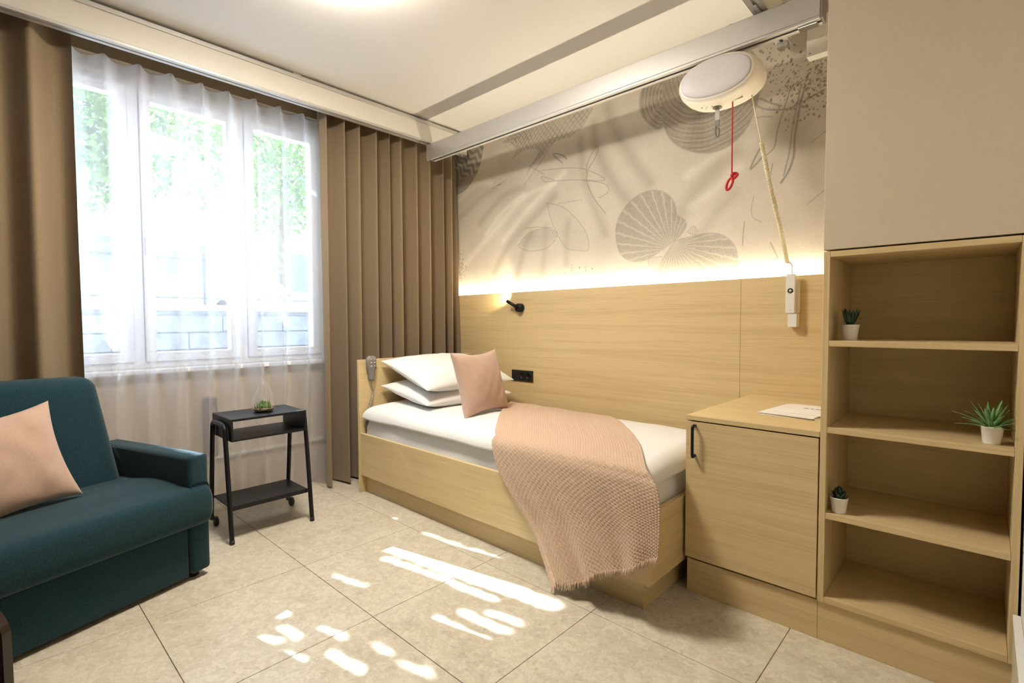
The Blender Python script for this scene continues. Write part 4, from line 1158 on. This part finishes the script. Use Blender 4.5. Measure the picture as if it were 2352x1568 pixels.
# ------------------------------------------------------------------ teal sofa
SR, SL, SN = np.array((-2.503, 0.69)), np.array((0.317, -0.949)), np.array((0.949, 0.317))
def sofa_xf(a, b_, z):
    p = SR + SL * a + SN * b_
    return (p[0], p[1], z)
LEN = 1.62
so_ = thing('sofa', sofa_xf(LEN / 2, -0.35, 0.0), 'dark teal fabric sofa with boxy arms in front of the window', 'sofa')
for a0 in (0.0, LEN - 0.088):
    box('arm', a0, a0 + 0.088, -0.685, 0.0, 0.028, 0.545, 'sofa_teal', so_, bevel=0.018, seg=4, smooth=True, xf=sofa_xf)
box('base_panel', 0.092, LEN - 0.092, -0.60, -0.012, 0.020, 0.236, 'sofa_teal', so_, bevel=0.008, seg=3, smooth=True, xf=sofa_xf)
def seat():
    def profile(shrink):
        # (b, z) outline of the cushion front: bottom front, bulging front, rounded top edge, crowned top
        pts = []
        for k in range(13):
            an = -math.pi / 2 + math.pi * k / 12
            pts.append((-0.055 + (0.100 - shrink) * abs(math.cos(an)) ** 0.45, 0.325 + (0.088 - shrink) * math.copysign(abs(math.sin(an)) ** 0.75, math.sin(an))))
        for k in range(1, 11):
            t = k / 10
            pts.append((-0.055 - 0.445 * t, 0.413 - shrink + 0.016 * math.sin(math.pi * min(1, t * 1.3)) - 0.01 * t))
        return pts
    V, F = [], []
    def strip(avals, shrinks, bmin, cap=False):
        n0 = len(V)
        m_ = len(profile(0)) + 1
        for a, s in zip(avals, shrinks):
            pr = [(max(b_, bmin), z) for b_, z in profile(s)]
            for b_, z in pr:
                V.append(sofa_xf(a, b_, z))
            V.append(sofa_xf(a, max(-0.5, bmin), 0.237 + s))
        k = len(avals)
        for i in range(k - 1):
            for j in range(m_):
                F.append([n0 + i * m_ + j, n0 + i * m_ + (j + 1) % m_, n0 + (i + 1) * m_ + (j + 1) % m_, n0 + (i + 1) * m_ + j])
        if cap:
            n1 = len(V)
            V.extend(V[n0:n0 + m_])
            F.append([n1 + j for j in range(m_)])
    inner = np.linspace(0.0905, LEN - 0.0905, 24)
    strip(list(inner), [0.0] * 24, -0.5)
    for e0, e1 in ((0.004, 0.0903), (LEN - 0.004, LEN - 0.0903)):
        av = e0 + (e1 - e0) * np.array([0, 0.06, 0.16, 0.3, 0.6, 1.0])
        strip(list(av), [0.026, 0.012, 0.004, 0.001, 0.0, 0.0], 0.0025, True)
    return V, F
v, f = seat()
mesh_obj('seat_cushion', v, f, 'sofa_teal', so_, smooth=True)
def back_xf(a, b_, z):
    t = (z - 0.36) / 0.52
    aa = a + 0.06 * t * (1 - 2 * a / LEN)
    return sofa_xf(aa, b_ - 0.10 * t, z + 0.014 * math.sin(math.pi * a / LEN) * t)
v, f = box_data(0.094, LEN - 0.094, -0.60, -0.452, 0.34, 0.873, 0.055, 5)
bm = bmesh.new()
bv = [bm.verts.new(p) for p in v]
for q in f:
    try: bm.faces.new([bv[i] for i in q])
    except ValueError: pass
bmesh.ops.subdivide_edges(bm, edges=[e for e in bm.edges if e.calc_length() > 0.3], cuts=6, use_grid_fill=True)
bm.verts.index_update()
v = [back_xf(*p.co) for p in bm.verts]; f = [[q.index for q in p.verts] for p in bm.faces]
bm.free()
mesh_obj('backrest', v, f, 'sofa_teal', so_, smooth=True)
for a, b_ in ((0.045, -0.06), (0.045, -0.62), (LEN - 0.045, -0.06), (LEN - 0.045, -0.62)):
    x, y, _ = sofa_xf(a, b_, 0)
    lathe('foot', [(0.0, 0.0), (0.022, 0.0), (0.024, 0.027)], x, y, 0.0, 'black_plastic', so_, seg=16)

cpos = sofa_xf(0.575, -0.315, 0.597)
cushion('cushion', 0.40, 0.16, cpos, (-SL[0], -SL[1]), 0.30, 17, ('pink square cushion leaning on the teal sofa back', 'cushion', 'pink cushions'), 0.13)

# ------------------------------------------------------------------ dark wooden stool cut by the left edge of the picture
g = Vector((-0.729, -0.685, 0)); dn = Vector((0.685, -0.729, 0))
stl = thing('wooden_stool', (-1.95, -0.30, 0.0), 'dark brown wooden stool with rounded side panel at the left edge', 'stool')
def side_panel(off):
    out = []
    w, h, r = 0.42, 0.462, 0.085
    pts = [(0.0, 0.0), (0.004, h - r)]
    pts += [(0.004 + r - r * math.cos(a), h - r + r * math.sin(a)) for a in np.linspace(0.15, math.pi / 2, 8)]
    pts += [(w - r + r * math.sin(a), h - r + r * math.cos(a)) for a in np.linspace(0, math.pi / 2, 8)]
    pts += [(w, 0.0)]
    p0 = Vector((-1.672, 0.037, 0)) + dn * off
    n = len(pts)
    V = [tuple(p0 + g * s + Vector((0, 0, z))) for s, z in pts] + [tuple(p0 + dn * 0.022 + g * s + Vector((0, 0, z))) for s, z in pts]
    F = [list(range(n))[::-1], [n + i for i in range(n)]] + [[i, (i + 1) % n, n + (i + 1) % n, n + i] for i in range(n)]
    return V, F
mesh_obj('side_panel', *side_panel(0.0), 'dark_wood', stl)
mesh_obj('side_panel', *side_panel(0.33), 'dark_wood', stl)
p0 = Vector((-1.672, 0.037, 0))
q = [p0 + dn * 0.0225 + g * 0.03, p0 + dn * 0.3295 + g * 0.03, p0 + dn * 0.3295 + g * 0.39, p0 + dn * 0.0225 + g * 0.39]
V_ = [(p.x, p.y, z) for z in (0.36, 0.385) for p in q]
mesh_obj('seat', V_, [[0, 1, 2, 3], [7, 6, 5, 4], [0, 4, 5, 1], [1, 5, 6, 2], [2, 6, 7, 3], [3, 7, 4, 0]], 'dark_wood', stl)

# ------------------------------------------------------------------ outside the window
GZ = -0.35
struct(box('ground', -34, WX - 0.21, -16, 18, GZ - 0.2, GZ, 'paving', bevel=0))
rw = thing('retaining_wall', (-6.6, 1.0, GZ), 'grey stone retaining wall outside the window', 'wall')
box('core', -7.0, -6.62, -6, 9, GZ, 1.26, 'stone_block', rw, bevel=0)
sv, sf = box_data(-0.02, 0.02, -0.345, 0.345, 0, 0.185, 0.008, 1)
sm = None
for r_ in range(8):
    for k in range(14):
        y = -3.6 + k * 0.70 + (0.35 if r_ % 2 else 0)
        z = GZ + 0.005 + r_ * 0.195
        if sm is None:
            o = mesh_obj('stone', [(x - 6.6, yy + y, zz + z) for x, yy, zz in sv], sf, 'stone_block', rw); sm = o.data
        else:
            o = bpy.data.objects.new('stone', sm); link(o, rw)
            o.location = Vector((-6.6 + rnd.uniform(-0.008, 0.008), y, z)) - rw.location
box('coping', -7.05, -6.55, -6, 9, 1.262, 1.33, 'facade', rw, bevel=0.01)
struct(box('street', -34, -7.06, -16, 18, 0.6, 1.0, 'paving', bevel=0))
fn = thing('street_fence', (-7.6, 1.0, 1.0), 'thin dark metal fence standing above the stone wall outside', 'fence')
for k in range(12):
    y = -4.2 + k * 0.9
    tube('post', [(-7.6, y, 1.0), (-7.6, y, 2.05)], 0.02, 'fence_metal', fn, seg=8)
for z in (1.45, 1.95):
    tube('rail', [(-7.6, -4.4, z), (-7.6, 5.9, z)], 0.014, 'fence_metal', fn, seg=8)
hs = thing('house', (-20, 3, 1.0), 'bright white building across the street seen through the sheer', 'building')
box('facade', -26, -19, -6, 14, 1.0, 8.0, 'facade', hs, bevel=0.02)
for k in range(6):
    for j in range(2):
        y, z = -4 + k * 3.0, 2.2 + 3.0 * j
        w_ = box('window', -19.0, -18.93, y, y + 1.2, z, z + 1.6, 'window_white', hs, bevel=0.01)
        box('pane', -18.93, -18.91, y + 0.1, y + 1.1, z + 0.1, z + 1.5, 'car_glass', w_, bevel=0)
car = thing('car', (-11.0, 1.9, 1.0), 'pale parked car on the street beyond the fence', 'car')
cp = [(-2.1, 0.28), (-2.1, 0.72), (-1.75, 0.86), (-1.15, 0.93), (-0.55, 1.38), (0.75, 1.42), (1.55, 0.98), (2.05, 0.88), (2.12, 0.5), (2.12, 0.28)]
def prism(pts, x0, x1, y0, z0):
    n = len(pts)
    V = [(x0, y0 + s, z0 + h) for s, h in pts] + [(x1, y0 + s, z0 + h) for s, h in pts]
    F = [list(range(n)), [n + i for i in range(n)][::-1]] + [[i, n + i, n + (i + 1) % n, (i + 1) % n] for i in range(n)]
    return V, F
mesh_obj('body', *prism(cp, -11.8, -10.1, 1.9, 1.0), 'car_paint', car)
mesh_obj('side_window', *prism([(-1.0, 0.96), (-0.5, 1.33), (0.1, 1.35), (0.1, 0.96)], -10.1, -10.09, 1.9, 1.0), 'car_glass', car)
mesh_obj('side_window', *prism([(0.18, 0.96), (0.18, 1.35), (0.72, 1.36), (1.3, 1.0)], -10.1, -10.09, 1.9, 1.0), 'car_glass', car)
for y in (0.55, 3.2):
    for x in (-10.2, -11.7):
        lathe('wheel', [(0.0, -0.1), (0.28, -0.1), (0.31, -0.06), (0.31, 0.06), (0.28, 0.1), (0.0, 0.1)], x, y, 1.31, 'black_plastic', car, seg=20, axis='x')

# trees: leaves are small folded blades; the shading crown is placed and carved to shape the floor's sun streaks
GAPS = [((-2.129, 1.372), (-1.227, 1.525), 0.034), ((-2.073, 1.398), (-1.42, 1.516), 0.046), ((-2.053, 1.298), (-1.662, 1.374), 0.013), ((-1.623, 1.366), (-1.43, 1.397), 0.012), ((-2.148, 1.586), (-1.622, 1.644), 0.018), ((-1.805, 1.646), (-1.314, 1.662), 0.012), ((-1.376, 1.321), (-1.234, 1.353), 0.01), ((-1.45, 1.252), (-1.23, 1.278), 0.012), ((-1.493, 1.158), (-1.248, 1.187), 0.012), ((-2.084, 1.051), (-1.901, 1.094), 0.006), ((-2.284, 0.706), (-1.929, 0.777), 0.016), ((-1.851, 0.744), (-1.759, 0.752), 0.014), ((-1.849, 0.659), (-1.791, 0.696), 0.008), ((-1.719, 0.667), (-1.632, 0.703), 0.012), ((-1.745, 0.842), (-1.633, 0.86), 0.006), ((-1.589, 0.788), (-1.436, 0.814), 0.008), ((-1.521, 0.914), (-1.437, 0.929), 0.006), ((-1.378, 0.924), (-1.255, 0.955), 0.007)]
def crown(parent, centre, radii, n, size, seed, gaps):
    r = np.random.default_rng(seed)
    P = r.normal(size=(n * 2, 3)); P /= np.linalg.norm(P, axis=1, keepdims=True)
    P *= (r.random((n * 2, 1)) ** 0.4)
    P = P * np.array(radii) + np.array(centre)
    if gaps:
        v = np.array(SUN_V)
        Fp = P - v * (P[:, 2] / v[2])[:, None]
        keep = np.ones(len(P), bool)
        for a, b_, w in GAPS:
            d = seg_dist(Fp[:, 0], Fp[:, 1], [a, b_])
            keep &= d > w + size * 0.2
        P = P[keep]
    P = P[:n]
    m_ = len(P)
    A = r.normal(size=(m_, 3)); A /= np.linalg.norm(A, axis=1, keepdims=True)
    Bv = np.cross(A, r.normal(size=(m_, 3))); Bv /= np.linalg.norm(Bv, axis=1, keepdims=True)
    Nn = np.cross(A, Bv)
    s = (size * r.uniform(0.6, 1.1, (m_, 1)))
    V = np.stack([P - A * s * 0.5, P + Bv * s * 0.28 + Nn * s * 0.06, P + A * s * 0.5, P - Bv * s * 0.28 + Nn * s * 0.06], 1).reshape(-1, 3)
    F = np.arange(m_ * 4).reshape(m_, 4)
    o = mesh_obj('foliage', V, F, 'foliage', parent)
    return o
def tree(name, x, y, z0, h, label, crowns, seed):
    t = thing(name, (x, y, z0), label, 'tree', 'trees outside the window')
    r = random.Random(seed)
    tube('trunk', smooth_path([(x, y, z0), (x + 0.05, y - 0.05, z0 + h * 0.4), (x - 0.05, y + 0.04, z0 + h * 0.75), (x, y, z0 + h)], 5), [0.16 - 0.005 * i for i in range(16)], 'bark', t, seg=10)
    for c_, rd, n, size, gaps in crowns:
        crown(t, c_, rd, n, size, seed, gaps)
        seed += 1
    return t
wc = np.array((-3.5, 0.85, 1.65)) - np.array(SUN_V) * 3.8
tree('street_tree', -8.1, 0.2, 1.0, 5.2, 'leafy green tree mostly out of view, placed to dapple the sun at the window', [(tuple(wc), (1.1, 1.45, 1.05), 60000, 0.055, True)], 101)
tree('street_tree', -9.3, 0.9, 1.0, 3.4, 'leafy tree behind the left pane of the window', [((-9.2, 1.1, 3.9), (1.0, 1.3, 1.2), 5000, 0.14, False)], 104)
tree('street_tree', -12.5, 5.2, 1.0, 3.8, 'pale green tree seen through the right part of the window', [((-12.5, 5.0, 5.0), (1.8, 2.6, 1.8), 5000, 0.18, False)], 107)
